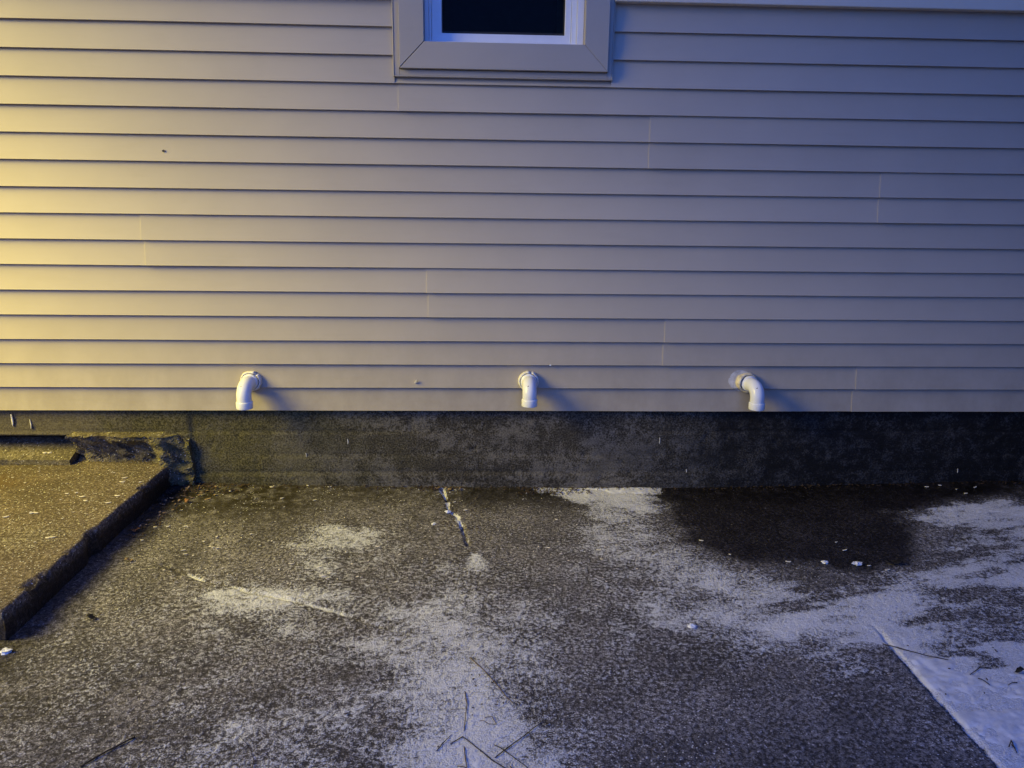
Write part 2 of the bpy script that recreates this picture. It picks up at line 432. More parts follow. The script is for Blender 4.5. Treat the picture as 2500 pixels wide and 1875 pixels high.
# ------------------------------------------------------------------ object helpers
def obj(name, verts, faces, mat, parent=None, smooth=False):
    me = bpy.data.meshes.new(name)
    me.from_pydata([tuple(map(float, v)) for v in verts], [], [tuple(int(i) for i in f) for f in faces])
    me.update()
    if smooth:
        me.polygons.foreach_set('use_smooth', [True] * len(me.polygons))
    me.materials.append(mat)
    o = bpy.data.objects.new(name, me)
    C.objects.link(o)
    if parent is not None:
        o.parent = parent
        o.matrix_parent_inverse = parent_world(parent).inverted()
    return o


def parent_world(p):
    m = p.matrix_basis.copy()
    if p.parent is not None:
        m = parent_world(p.parent) @ p.matrix_parent_inverse @ m
    return m


def grid_obj(name, X, Y, Z, mat, parent=None, smooth=True, attrs=None, keep=None):
    nr, nc = X.shape
    co = np.stack([X, Y, Z], -1).reshape(-1, 3).astype(np.float32)
    idx = np.arange(nr * nc).reshape(nr, nc)
    q = np.stack([idx[:-1, :-1], idx[:-1, 1:], idx[1:, 1:], idx[1:, :-1]], -1).reshape(-1, 4)
    if keep is not None:
        q = q[keep.reshape(-1)]
        used = np.unique(q)
        remap = np.full(nr * nc, -1)
        remap[used] = np.arange(len(used))
        q = remap[q]
        co = co[used]
    me = bpy.data.meshes.new(name)
    me.vertices.add(len(co))
    me.vertices.foreach_set('co', co.reshape(-1))
    me.loops.add(q.size)
    me.loops.foreach_set('vertex_index', q.reshape(-1).astype(np.int32))
    me.polygons.add(len(q))
    me.polygons.foreach_set('loop_start', np.arange(0, q.size, 4, dtype=np.int32))
    me.polygons.foreach_set('use_smooth', np.full(len(q), smooth))
    me.update(calc_edges=True)
    if attrs:
        for an, av in attrs.items():
            a = me.attributes.new(an, 'FLOAT', 'POINT')
            v = np.asarray(av, np.float32).reshape(-1)
            if keep is not None:
                v = v[used]
            a.data.foreach_set('value', v)
    me.materials.append(mat)
    o = bpy.data.objects.new(name, me)
    C.objects.link(o)
    if parent is not None:
        o.parent = parent
        o.matrix_parent_inverse = parent_world(parent).inverted()
    return o


def empty(name, loc):
    o = bpy.data.objects.new(name, None)
    o.location = loc
    o.empty_display_size = 0.1
    C.objects.link(o)
    return o


def tag(o, label=None, cat=None, group=None, kind=None):
    if label:
        o['label'] = label
    if cat:
        o['category'] = cat
    if group:
        o['group'] = group
    if kind:
        o['kind'] = kind
    return o


def box_vf(x0, x1, y0, y1, z0, z1):
    v = [(x0, y0, z0), (x1, y0, z0), (x1, y1, z0), (x0, y1, z0), (x0, y0, z1), (x1, y0, z1), (x1, y1, z1), (x0, y1, z1)]
    f = [(0, 3, 2, 1), (4, 5, 6, 7), (0, 1, 5, 4), (1, 2, 6, 5), (2, 3, 7, 6), (3, 0, 4, 7)]
    return v, f


def bevel(o, w=0.0015, seg=2):
    md = o.modifiers.new('bevel', 'BEVEL')
    md.width = w
    md.segments = seg
    md.limit_method = 'ANGLE'
    return o


def box(name, x0, x1, y0, y1, z0, z1, mat, parent=None, bw=0.0015):
    v, f = box_vf(x0, x1, y0, y1, z0, z1)
    o = obj(name, v, f, mat, parent)
    if bw:
        bevel(o, bw)
    return o


def sweep(path, radii, seg=28, cap=True):
    """tube along a 3-D path; returns verts, faces"""
    P = [Vector(p) for p in path]
    n = len(P)
    V, F = [], []
    T = [(P[min(i + 1, n - 1)] - P[max(i - 1, 0)]).normalized() for i in range(n)]
    ref = Vector((1, 0, 0))
    if abs(T[0].dot(ref)) > 0.9:
        ref = Vector((0, 1, 0))
    side = (ref - T[0] * ref.dot(T[0])).normalized()
    for i in range(n):
        side = (side - T[i] * side.dot(T[i])).normalized()
        up = T[i].cross(side)
        for j in range(seg):
            a = 2 * math.pi * j / seg
            V.append(P[i] + (side * math.cos(a) + up * math.sin(a)) * radii[i])
    for i in range(n - 1):
        for j in range(seg):
            k2 = (j + 1) % seg
            F.append((i * seg + j, i * seg + k2, (i + 1) * seg + k2, (i + 1) * seg + j))
    if cap:
        F.append(tuple(range(seg - 1, -1, -1)))
        F.append(tuple((n - 1) * seg + j for j in range(seg)))
    return V, F


def loop_rings(rings, close_ends=True):
    """rings: list of equal-length closed vertex loops"""
    V, F = [], []
    m = len(rings[0])
    for r in rings:
        V += list(r)
    for i in range(len(rings) - 1):
        for j in range(m):
            k2 = (j + 1) % m
            F.append((i * m + j, (i + 1) * m + j, (i + 1) * m + k2, i * m + k2))
    if close_ends:
        F.append(tuple(range(m)))
        F.append(tuple((len(rings) - 1) * m + j for j in range(m - 1, -1, -1)))
    return V, F


# ------------------------------------------------------------------ ground
def gz(x):
    x = np.clip(np.asarray(x, float), -1.6, 2.3)
    return -0.012 + 0.009 * (x - 0.5) ** 2


FR = np.array(FROST)


def frost_field(x, y):
    wx = x + 0.20 * (fbm(x * 7, y * 7, 1.0) - 0.5) + 0.06 * (fbm(x * 34, y * 34, 8.0) - 0.5)
    wy = y + 0.16 * (fbm(x * 7, y * 7, 4.0) - 0.5) + 0.05 * (fbm(x * 34, y * 34, 12.0) - 0.5)
    num = np.full_like(x, 1e-4 * 0.22)
    den = np.full_like(x, 1e-4)
    for fx, fy, fv in FR:
        sx_ = 0.105
        sy_ = 0.072
        w = np.exp(-((wx - fx) / sx_) ** 2 - ((wy - fy) / sy_) ** 2)
        num += w * fv
        den += w
    p = num / den
    p = p + (0.42 * (fbm(x * 9, y * 14, 2.0) - 0.5) + 0.34 * (fbm(x * 30, y * 44, 14.0) - 0.5)) * sstep(0.02, 0.3, p)
    p = p + 0.10 * sstep(-0.8, -0.5, x) * sstep(0.35, 0.15, x) * sstep(-0.55, -0.8, y) * sstep(-1.35, -1.15, y)
    p = p * (1 - 0.22 * sstep(-0.5, -0.9, x) * sstep(-1.0, -1.2, y))
    return p


def seg_dist(x, y, pts):
    d = np.full_like(x, 9.0)
    for (ax, ay), (bx_, by_) in zip(pts[:-1], pts[1:]):
        dx, dy = bx_ - ax, by_ - ay
        t = np.clip(((x - ax) * dx + (y - ay) * dy) / (dx * dx + dy * dy), 0, 1)
        d = np.minimum(d, np.hypot(x - ax - t * dx, y - ay - t * dy))
    return d


def poly_sdf(x, y, pts):
    inside = np.zeros(x.shape, bool)
    n = len(pts)
    for i in range(n):
        ax, ay = pts[i]
        bx_, by_ = pts[(i + 1) % n]
        c = ((ay > y) != (by_ > y)) & (x < (bx_ - ax) * (y - ay) / (by_ - ay + 1e-12) + ax)
        inside ^= c
    d = seg_dist(x, y, list(pts) + [pts[0]])
    return np.where(inside, -d, d)


def axis(lo, hi, step, far_lo, far_hi):
    a = list(np.arange(lo, hi + step / 2, step))
    s, v = step, lo
    left = []
    while v > far_lo:
        s *= 1.5
        v -= s
        left.append(max(v, far_lo))
    s, v = step, hi
    right = []
    while v < far_hi:
        s *= 1.5
        v += s
        right.append(min(v, far_hi))
    return np.array(left[::-1] + a + right)


gxs = axis(-1.5, 2.75, 0.006, -60, 60)
gys = axis(-1.95, 0.06, 0.006, -60, 0.5)
GX, GY = np.meshgrid(gxs, gys)
near = (np.abs(GX) < 4) & (GY > -3)
sub = np.where(near)
x1, y1 = GX[sub], GY[sub]
p1 = frost_field(x1, y1)
# joint between the two pours: snow lies on the far side of it
jx = 1.205 + 0.018 * (fbm(y1 * 9, 0.0, 3.0) - 0.5) + 0.012 * (fbm(y1 * 70, x1 * 70, 3.5) - 0.5)
beyond = sstep(-0.004, 0.006, x1 - jx) * sstep(-1.19, -1.24, y1)
scuff = sstep(0.47, 0.62, fbm(x1 * 7 + y1 * 3, y1 * 15, 27.0)) * sstep(-1.60, -1.35, y1) * sstep(0.03, 0.14, x1 - jx)
p1 = p1 * (1 - beyond) + beyond * (np.clip(np.maximum(p1, 0.84) + 0.34 * (fbm(x1 * 9 + y1 * 4, y1 * 22, 37.0) - 0.45), 0.55, 1.0) - 0.50 * scuff)
bare = sstep(-0.30, -0.02, x1 - jx) * (1 - beyond) * sstep(-1.20, -1.28, y1)
p1 = np.where(x1 < jx, np.minimum(p1, 0.9 - 0.75 * bare), p1)
# wet patch below the last pipe
wsd = poly_sdf(x1 + 0.24 * (fbm(x1 * 6, y1 * 6, 5.0) - 0.5) + 0.06 * (fbm(x1 * 40, y1 * 40, 6.0) - 0.5), y1 + 0.20 * (fbm(x1 * 6, y1 * 6, 7.0) - 0.5) + 0.05 * (fbm(x1 * 40, y1 * 40, 7.5) - 0.5), WET)
wet_shade1 = sstep(0.06, -0.06, wsd) * (0.96 + 0.10 * (fbm(x1 * 12, y1 * 12, 38.0) - 0.5))
p1 = p1 * (1 - 0.97 * sstep(0.02, -0.03, wsd))
# fan of frost at the foot of the crack
dfan = np.hypot((x1 + 0.015 - 0.10 * (-(y1 + 0.64))) / (0.010 + 0.42 * np.clip(-(y1 + 0.60), 0, 0.2)), 0)
fan = np.exp(-dfan ** 2) * sstep(-0.60, -0.64, y1) * sstep(-0.84, -0.70, y1)
p1 = np.maximum(p1, 0.68 * fan)
wall_snow = sstep(0.36, 0.50, x1) * sstep(0.84, 0.74, x1) * sstep(-0.075, -0.02, y1 + 0.06 * (fbm(x1 * 22, y1 * 22, 29.0) - 0.5) - 0.05 * sstep(0.62, 0.45, x1))
p1 = np.maximum(p1, wall_snow)
smear = fbm(x1 * 5 + y1 * 7, y1 * 26 - x1 * 6, 36.0, 4)
p1 = p1 - 0.30 * sstep(0.42, 0.66, smear) * sstep(0.75, 1.0, x1) * sstep(0.05, -0.02, x1 - 1.19 - 9 * (y1 > -1.2))
stk = np.exp(-((x1 + 0.025 + 0.10 * (fbm(y1 * 4, 0.0, 25.0) - 0.5)) / (0.045 + 0.05 * sstep(-1.2, -1.6, y1))) ** 2) * sstep(-0.80, -0.95, y1) * sstep(-2.3, -1.85, y1)
p1 = np.maximum(p1, stk * (0.52 + 0.38 * sstep(-1.2, -1.6, y1)) + 0.35 * stk * (fbm(x1 * 25, y1 * 25, 26.0) - 0.5))
dA = seg_dist(x1, y1 + 0.0, [(a, b) for a, b in CRACK_A]) + 0.022 * (fbm(x1 * 30, y1 * 30, 9.0) - 0.5)
dB = seg_dist(x1, y1, [(a, b) for a, b in CRACK_B]) + 0.012 * (fbm(x1 * 40, y1 * 40, 10.0) - 0.5)
crA = sstep(0.008, 0.001, dA)
crB = sstep(0.010, 0.002, dB)
snowA = sstep(0.014, 0.004, dA + 0.02 * (fbm(x1 * 45, y1 * 45, 21.0) - 0.5)) * sstep(0.42, 0.52, fbm(x1 * 18, y1 * 18, 20.0)) * sstep(-0.50, -0.40, y1)
along = sstep(-1.02, -0.95, x1) * sstep(-0.33, -0.45, x1)
p1 = np.maximum(p1, 0.80 * np.exp(-(dB / 0.010) ** 2) * along * sstep(0.22, 0.50, fbm(x1 * 14, y1 * 14, 28.0)))
p1 = np.maximum(p1, 0.95 * snowA)
# brown damp strip and algae along the foot of the wall
moss1 = sstep(-0.36, -0.02, y1 + 0.20 * (fbm(x1 * 5, y1 * 5, 30.0) - 0.5)) * 0.85
moss1 = np.maximum(moss1, sstep(-0.45, -0.85, x1) * sstep(-0.62, -0.15, y1 + 0.1 * (fbm(x1 * 8, y1 * 8, 31.0) - 0.5)))
moss1 *= 1 - sstep(0.6, 0.9, p1)
wet_shade1 = np.maximum(wet_shade1, 0.75 * sstep(-1.18, -1.29, x1 + 0.06 * (fbm(x1 * 20, y1 * 12, 34.0) - 0.5)))  # slab's cast shadow, with some dirt, painted in as a dark strip
wet_shade1 = np.maximum(wet_shade1, 0.62 * sstep(-0.27, -0.05, y1 + 0.14 * (fbm(x1 * 6, y1 * 6, 33.0) - 0.5)) * sstep(-0.12, 0.0, x1))
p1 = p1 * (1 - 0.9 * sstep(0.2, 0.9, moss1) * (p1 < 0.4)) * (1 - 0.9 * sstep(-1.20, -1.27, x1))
wet_shade1 = np.maximum(wet_shade1, 0.6 * np.exp(-((x1 + 1.10) / 0.13) ** 2 - ((y1 + 1.50 + 0.1 * (fbm(x1 * 9, y1 * 9, 35.0) - 0.5)) / 0.07) ** 2))
p1 = np.clip(p1, 0, 1)
gh = gz(x1) + 0.010 * (fbm(x1 * 1.7, y1 * 1.7, 40.0, 3) - 0.5) + 0.0035 * (fbm(x1 * 60, y1 * 60, 41.0, 3) - 0.5)
gh = gh - 0.016 * crA * sstep(-0.62, -0.5, y1) - 0.007 * crB
gh = gh - 0.010 * np.exp(-((x1 - jx) / 0.006) ** 2) * sstep(-1.1, -1.2, y1)
FROSTA = np.full(GX.shape, 0.25)
WET_SHADE = np.zeros(GX.shape)
MOSSA = np.zeros(GX.shape)
GZ = gz(GX) * 1.0
FROSTA[sub], WET_SHADE[sub], MOSSA[sub], GZ[sub] = p1, wet_shade1, moss1, gh
ground = grid_obj('ground', GX, GY, GZ, M['ground'], attrs=dict(frost=FROSTA, wet=WET_SHADE, moss=MOSSA))
tag(ground, 'frost-dusted grey concrete paving with a dark wet patch and cracks', kind='structure')

# thin snow lying where the frost is thickest
SNOWZ = GZ + (FROSTA - 0.93) * 0.024 + 0.0030 * (fbm(GX * 6, GY * 9, 50.0, 3) - 0.5) + 0.0040 * (fbm(GX * 95, GY * 95, 51.0, 2) - 0.5)
SNOWZ = np.minimum(SNOWZ, GZ + 0.0010 + 0.0022 * fbm(GX * 9, GY * 13, 52.0, 3) + 0.0005 * fbm(GX * 80, GY * 80, 53.0, 2))
up = (SNOWZ > GZ - 0.002) & near & (GY > -1.95) & (GX > -1.32) & (GX < 2.75) & (GY < 0.03)
ck = up[:-1, :-1] | up[1:, :-1] | up[:-1, 1:] | up[1:, 1:]
ck &= near[:-1, :-1]
snow = grid_obj('snow', GX, GY, SNOWZ, M['snow'], keep=ck)
tag(snow, 'thin bluish snow patches lying on the concrete paving', 'snow', kind='stuff')


def ground_z(x, y):
    i = int(np.clip(np.searchsorted(gys, y), 0, len(gys) - 1))
    j = int(np.clip(np.searchsorted(gxs, x), 0, len(gxs) - 1))
    return float(max(GZ[i, j], SNOWZ[i, j] if up[i, j] else -9))


# ------------------------------------------------------------------ raised slab
SX, SY0, SY1, SZ = -1.330, -1.205, 0.10, 0.112


def rounded_slab(name, x0, x1, y0, y1, z0, z1, mat, step, kind, label):
    r = 0.012
    us = np.concatenate([np.array([x0, x0 + 1.5]), np.arange(x0 + 1.8, x1 - 0.05, step), np.arange(x1 - 0.05, x1 + 1e-6, 0.005)])
    vs = np.concatenate([np.arange(y0, y0 + 0.05, 0.005), np.arange(y0 + 0.05, y1 + 1e-6, step)])
    X, Y = np.meshgrid(us, vs)
    dxe = x1 - X
    dye = Y - y0
    # uneven, chipped border
    X = X + np.where(dxe < 0.3, (1 - dxe / 0.3), 0) * (0.016 * (fbm(Y * 7, 0, 61.0) - 0.5) - 0.02 * np.exp(-((Y + 0.70) / 0.035) ** 2))
    d = np.minimum(dxe, dye)
    drop = np.where(d < r, r - np.sqrt(np.clip(r * r - (r - d) ** 2, 0, None)), 0)
    chip = sstep(0.58, 0.75, fbm(X * 18, Y * 18, 62.0)) * sstep(0.05, 0.0, d) * 0.02
    Z = z1 - drop - chip + 0.004 * (fbm(X * 3, Y * 3, 63.0) - 0.5) + 0.0025 * (fbm(X * 55, Y * 55, 64.0, 3) - 0.5)
    fro = np.clip(0.10 + 0.42 * (fbm(X * 5, Y * 5, 65.0) - 0.42), 0, 0.35)
    fro = fro + 0.30 * np.exp(-((X + 1.50) / 0.20) ** 2 - ((Y + 0.72) / 0.16) ** 2)
    rust = 0.9 * np.exp(-((X + 2.0) / 0.16) ** 2 - ((Y + 0.22) / 0.10) ** 2)
    # side walls: extra rows/columns folded down
    k_side = [0.25, 0.5, 0.75, 1.0]

    n0 = X.shape[1]
    cols = X[:, -1].copy()
    for k_ in k_side:
        X = np.column_stack([X, cols + 0.005 * (fbm(Y[:, -1] * 14, k_ * 7, 66.0) - 0.5)])
        Y = np.column_stack([Y, Y[:, -1]])
        zz = (Z[:, n0 - 1] - 0.004) * (1 - k_) + z0 * k_
        Z = np.column_stack([Z, zz])
        fro = np.column_stack([fro, fro[:, -1] * 0])
        rust = np.column_stack([rust, rust[:, -1] * 0])
    rows_x, rows_y, rows_z = [], [], []
    for k_ in reversed(k_side):
        rows_x.append(X[0])
        rows_y.append(Y[0] + 0.007 * (fbm(X[0] * 26, k_ * 7, 67.0) - 0.5))
        rows_z.append(np.where(np.arange(X.shape[1]) < n0, (Z[0] - 0.004) * (1 - k_) + z0 * k_, np.minimum(Z[0], (Z[0, n0 - 1] - 0.004) * (1 - k_) + z0 * k_)))
    X = np.vstack(rows_x + [X])
    Y = np.vstack(rows_y + [Y])
    Z = np.vstack(rows_z + [Z])
    fro = np.vstack([fro[:1] * 0] * 4 + [fro])
    rust = np.vstack([rust[:1] * 0] * 4 + [rust])
    o = grid_obj(name, X, Y, Z, mat, attrs=dict(frost=fro, wet=np.where(Z < z1 - r * 1.2, 0.85, 0.0), moss=rust))  # sides darkened through wet: dirt plus painted shade
    tag(o, label, kind=kind)
    return o


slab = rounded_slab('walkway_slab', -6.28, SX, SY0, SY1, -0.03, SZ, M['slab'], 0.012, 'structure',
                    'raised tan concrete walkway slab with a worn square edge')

# ------------------------------------------------------------------ house
house = empty('house', (0, 0.1, 0))
tag(house, 'house wall of tan horizontal vinyl siding on a dark stained concrete foundation', 'house')
XL, XR = -6.30, 4.20
box('wall_core', XL, -0.225, 0.045, 0.20, ZS + 0.02, 3.55, M['core'], house, 0)
box('wall_core', 0.41, XR, 0.045, 0.20, ZS + 0.02, 3.55, M['core'], house, 0)
box('wall_core', -0.2245, 0.4095, 0.046, 0.199, ZS + 0.02, ZS + 1.45, M['core'], house, 0)

CH = 0.1016
SEAM = {0: 1.633, 1: 1.640, 2: 0.784, 3: 0.786, 4: -0.214, 5: -0.219, 6: -1.350, 7: -1.357, 8: 1.645, 9: 1.641,
        10: 0.677, 11: 0.677, 12: -0.320, 14: 2.2, 15: 2.21}
THK = 0.0018
LAP = 0.0135


def siding_strip(x0, x1, i, lift, h=CH + 0.012, z0=None):
    """one lapped course between two ends: closed thin shell with a turned-in lower edge"""
    zb = ZS + i * CH if z0 is None else z0
    front = [(LAP * (1 - (1 - t) ** 1.9), zb + t * h) for t in (1.0, 0.85, 0.7, 0.55, 0.4, 0.27, 0.15, 0.06, 0.02)]
    front += [(-0.0006, zb + 0.0012), (0.0004, zb + 0.0001), (0.0155, zb + 0.0016)]
    back = [(y + THK, z + (0.0012 if k_ > 8 else 0)) for k_, (y, z) in reversed(list(enumerate(front)))]
    prof = front + back
    n = max(2, int((x1 - x0) / 0.10))
    rings = []
    for k_ in range(n + 1):
        x = x0 + (x1 - x0) * k_ / n
        l_ = lift * max(0.0, 1 - (x - x0) / 1.2)
        wy = 0.0030 * (float(fbm(x * 1.9, i * 7.7, 70.0, 3)) - 0.5)
        wz = 0.0022 * (float(fbm(x * 1.1, i * 5.3, 71.0, 2)) - 0.5)
        if k_ == 0 and lift:
            rings.append([(x - 0.0012, y - l_ + wy + lift * 0.16, z + wz) for y, z in prof])
        rings.append([(x, y - l_ + wy, z + wz) for y, z in prof])
    return loop_rings(rings)


WX0, WX1, WZ0 = -0.337, 0.516, ZS + 1.345      # outer limits of the window trim


def strip(x0, x1, i, lift=0.0, **kw):
    v, f = siding_strip(x0, x1, i, lift, **kw)
    o = obj('siding_panel', v, f, M['siding'], house, smooth=True)
    o.data.set_sharp_from_angle(angle=math.radians(18))
    return o


for i in range(0, 31):
    if i in (16, 17):
        continue
    zb = ZS + i * CH
    seam = SEAM.get(i, -2.9 + 1.37 * ((i * 5) % 4) if i > 17 else None)
    if i < 13:
        if seam is None:
            strip(XL, XR, i)
        else:
            strip(XL, seam + 0.03, i)
            strip(seam, XR, i, 0.0036)
    elif zb < ZS + 2.50:
        strip(XL, WX0 + 0.004, i)
        if i == 13:
            strip(WX0 + 0.004, WX1 - 0.004, i, 0.0, h=WZ0 - zb + 0.004)
        if seam is not None and seam > WX1 + 0.1:
            strip(WX1 - 0.004, seam + 0.03, i)
            strip(seam, XR, i, 0.0036)
        else:
            strip(WX1 - 0.004, XR, i)
    else:
        strip(XL, seam + 0.03, i)
        strip(seam, XR, i, 0.0036)
# wide flat board running across the wall at window height
for a, b in ((XL, WX0 + 0.004), (WX1 - 0.004, XR)):
    box('trim_board', a, b, -0.024, 0.0445, ZS + 16 * CH + 0.001, ZS + 18 * CH - 0.004, M['band'], house, 0.003)

# foundation: board-marked concrete, with the old void under its left end
fx = np.concatenate([np.arange(XL, -2.3, 0.1), np.arange(-2.3, 2.9, 0.010), np.array([2.9, XR])])
fz = np.concatenate([np.arange(-0.06, 0.225, 0.010), np.array([0.2315, 0.2325]), np.arange(0.240, 0.375, 0.009)])
FX, FZ = np.meshgrid(fx, fz)
FY = 0.030 + 0.005 * (fbm(FX * 3, FZ * 3, 80.0) - 0.5) + 0.0016 * (fbm(FX * 40, FZ * 40, 81.0, 3) - 0.5)
pit_ = sstep(0.74, 0.82, fbm(FX * 30, FZ * 30, 82.0, 2))
FY += 0.003 * pit_
for zl, amp in ((0.247, 0.006), (0.142, 0.005), (0.062, 0.007)):
    zz = FZ - zl - 0.004 * (fbm(FX * 2.0, zl * 10, 83.0) - 0.5)
    FY += amp * np.exp(-(zz / 0.006) ** 2) * sstep(0.35, 0.6, fbm(FX * 1.6, zl * 31, 84.0)) - 0.002 * sstep(0.003, -0.003, zz)
FY -= 0.006 * sstep(-1.232, -1.240, FX)
FY += 0.008 * np.exp(-((FX + 1.236) / 0.006) ** 2)
void = (FX < np.where(FZ < 0.2320, -1.735, -9)) | ((FX < -1.34) & (FZ < 0.225))
FY = np.where(void, 0.22, FY)
grid_obj('foundation', FX[:, ::1], FY, FZ, M['foundation'], house)
# old paint drips on the foundation
for dx, dz, dl, dw in ((-0.574, -0.147, 0.026, 0.004), (0.797, -0.143, 0.030, 0.004), (0.926, -0.289, 0.026, 0.004), (2.174, -0.291, 0.03, 0.003),
                       (-1.982, -0.050, 0.052, 0.009), (-1.908, -0.068, 0.042, 0.005), (-0.757, -0.210, 0.02, 0.003)):
    yb = 0.030 - 0.006 * (dx < -1.24) - 0.0035
    ring = []
    for k_ in range(7):
        t_ = k_ / 6
        w_ = dw * (0.35 + 0.65 * math.sin(math.pi * min(1, t_ * 0.85 + 0.12)))
        cx = dx + 0.002 * math.sin(t_ * 3)
        zz = ZS + dz + dl / 2 - dl * t_
        ring.append([(cx - w_ / 2, yb, zz), (cx, yb - 0.0004, zz), (cx + w_ / 2, yb, zz), (cx, yb + 0.008, zz)])
    v, f = loop_rings(ring)
    obj('paint_drip', v, f, M['paint'], house, True)

# ------------------------------------------------------------------ window
win = empty('window', (0.09, 0.0, ZS + 1.345))
win.parent = house
win.matrix_parent_inverse = parent_world(house).inverted()
WT = ZS + 2.56
OX0, OX1, OZ0, OZ1 = -0.216, 0.400, ZS + 1.470, WT - 0.125      # opening
CX0, CX1, CZ0, CZ1 = -0.311, 0.493, ZS + 1.3735, WT - 0.028     # outside of the casing


def casing(name, quad, y0, y1, mat=None):
    v = [(x, y0, z) for x, z in quad] + [(x, y1, z) for x, z in quad]
    f = [(0, 1, 2, 3), (7, 6, 5, 4)] + [(j, j + 4, (j + 1) % 4 + 4, (j + 1) % 4) for j in range(4)]
    return bevel(obj(name, v, f, mat or M['trim'], win), 0.0018, 2)


cy0, cy1 = -0.026, 0.040
g_ = 0.0012
casing('casing', [(CX0 + g_, CZ0), (CX1, CZ0), (OX1, OZ0), (OX0 + g_, OZ0)], cy0, cy1)
casing('casing', [(CX0, CZ0 + g_), (OX0, OZ0 + g_), (OX0, OZ1), (CX0, CZ1)], cy0 - 0.0008, cy1)
casing('casing', [(CX1, CZ0 + 0.0003), (CX1, CZ1), (OX1, OZ1), (OX1, OZ0 + 0.0003)], cy0 - 0.0003, cy1)
casing('casing', [(CX0, CZ1 + g_), (OX0, OZ1 + g_), (OX1, OZ1 + g_), (CX1, CZ1 + g_)], cy0, cy1)
# channel that receives the siding: recessed face with a raised outer lip
lipy, facey = -0.0085, -0.006
zt = WT
for nm, (x0, x1, z0, z1) in (('l', (WX0 + 0.0055, CX0 - 0.0015, WZ0 + 0.0055, zt)), ('r', (CX1 + 0.0015, WX1 - 0.0055, WZ0 + 0.0055, zt)),
                             ('b', (CX0 - 0.001, CX1 + 0.001, WZ0 + 0.0055, CZ0 - 0.0022))):
    box('channel', x0, x1, facey, 0.042, z0, z1, M['trim'], win, 0.001)
box('channel_lip', WX0, WX0 + 0.005, lipy, 0.041, WZ0, zt, M['trim'], win, 0.0022)
box('channel_lip', WX1 - 0.005, WX1, lipy, 0.041, WZ0, zt, M['trim'], win, 0.0022)
box('channel_lip', WX0 + 0.0052, WX1 - 0.0052, lipy, 0.041, WZ0, WZ0 + 0.005, M['trim'], win, 0.0022)


def ring(name, x0, x1, z0, z1, wl, wr, wb, wt, y0, y1, mat, bw=0.0015):
    v, f = [], []
    o_ = [(x0, z0), (x1, z0), (x1, z1), (x0, z1)]
    i_ = [(x0 + wl, z0 + wb), (x1 - wr, z0 + wb), (x1 - wr, z1 - wt), (x0 + wl, z1 - wt)]
    for y in (y0, y1):
        v += [(x, y, z) for x, z in o_] + [(x, y, z) for x, z in i_]
    for j in range(4):
        k2 = (j + 1) % 4
        f += [(j, k2, 4 + k2, 4 + j), (8 + j, 12 + j, 12 + k2, 8 + k2), (j, 8 + j, 8 + k2, k2), (4 + j, 4 + k2, 12 + k2, 12 + j)]
    return bevel(obj(name, v, f, mat, win), bw, 2)


ring('frame', OX0 + 0.0005, OX1 - 0.0005, OZ0 + 0.0006, OZ1 - 0.001, 0.016, 0.026, 0.008, 0.02, 0.018, 0.11, M['vinyl'])
ring('frame', OX0 + 0.017, OX1 - 0.027, OZ0 + 0.009, OZ1 - 0.022, 0.008, 0.020, 0.004, 0.01, 0.034, 0.109, M['vinyl'])
ring('sash', OX0 + 0.0255, OX1 - 0.0475, OZ0 + 0.0135, OZ1 - 0.034, 0.040, 0.024, 0.030, 0.04, 0.044, 0.085, M['vinyl'], 0.003)
ring('glazing_bead', OX0 + 0.066, OX1 - 0.072, OZ0 + 0.044, OZ1 - 0.075, 0.004, 0.004, 0.010, 0.01, 0.058, 0.084, M['black'], 0.001)
box('pane', OX0 + 0.066, OX1 - 0.072, 0.070, 0.074, OZ0 + 0.044, OZ1 - 0.075, M['glass'], win, 0)
v, f = box_vf(OX0 - 0.0, OX1 + 0.0, 0.1101, 1.2, OZ0 - 0.0, OZ1 + 0.0)
f.pop(2)
obj('room', v, f, M['room'], win)

# ------------------------------------------------------------------ unseen wing, added to hold the lamp and block sky
def wing(x, y1, sgn, top):
    rings = []
    prof = []
    zz = ZS
    while zz < top:
        prof += [(0.0, zz), (0.011, zz + CH - 0.001)]
        zz += CH
    prof = [(0.0, 0.0 - 0.05)] + prof + [(0.2, zz), (0.2, -0.05)]
    r0 = [(x + sgn * d, 0.20, z) for d, z in prof]
    r1 = [(x + sgn * d, y1, z) for d, z in prof]
    v, f = loop_rings([r0, r1] if sgn > 0 else [r1, r0])
    return obj('added_wing_wall', v, f, M['siding'], house)


wing(XL - 0.004, -3.2, -1, 3.5)

# ------------------------------------------------------------------ dark board shed, unseen, added to block sky at the wall's right end
sky_blocker = empty('sky_blocker', (3.3, -2.6, 0))
tag(sky_blocker, 'unseen, added dark wooden shed of upright boards standing against the house', 'sky_blocker')
for k_ in range(36):
    y_ = -0.03 - k_ * 0.146
    box('board', 2.57, 2.592, y_ - 0.14, y_, 0.05 + 0.004 * (k_ % 3), 3.35 + 0.006 * (k_ % 2), M['sky_block_board'], sky_blocker, 0.002)
for k_ in range(9):
    x_ = 2.595 + k_ * 0.146
    box('board', x_, x_ + 0.14, -5.30, -5.278, 0.05 + 0.004 * (k_ % 3), 3.35, M['sky_block_board'], sky_blocker, 0.002)
box('frame', 2.595, 3.95, -5.275, -0.03, 0.0, 3.34, M['sky_block_board'], sky_blocker, 0.0)
box('roof', 2.34, 4.1, -5.45, -0.02, 3.37, 3.46, M['metal'], sky_blocker, 0.004)

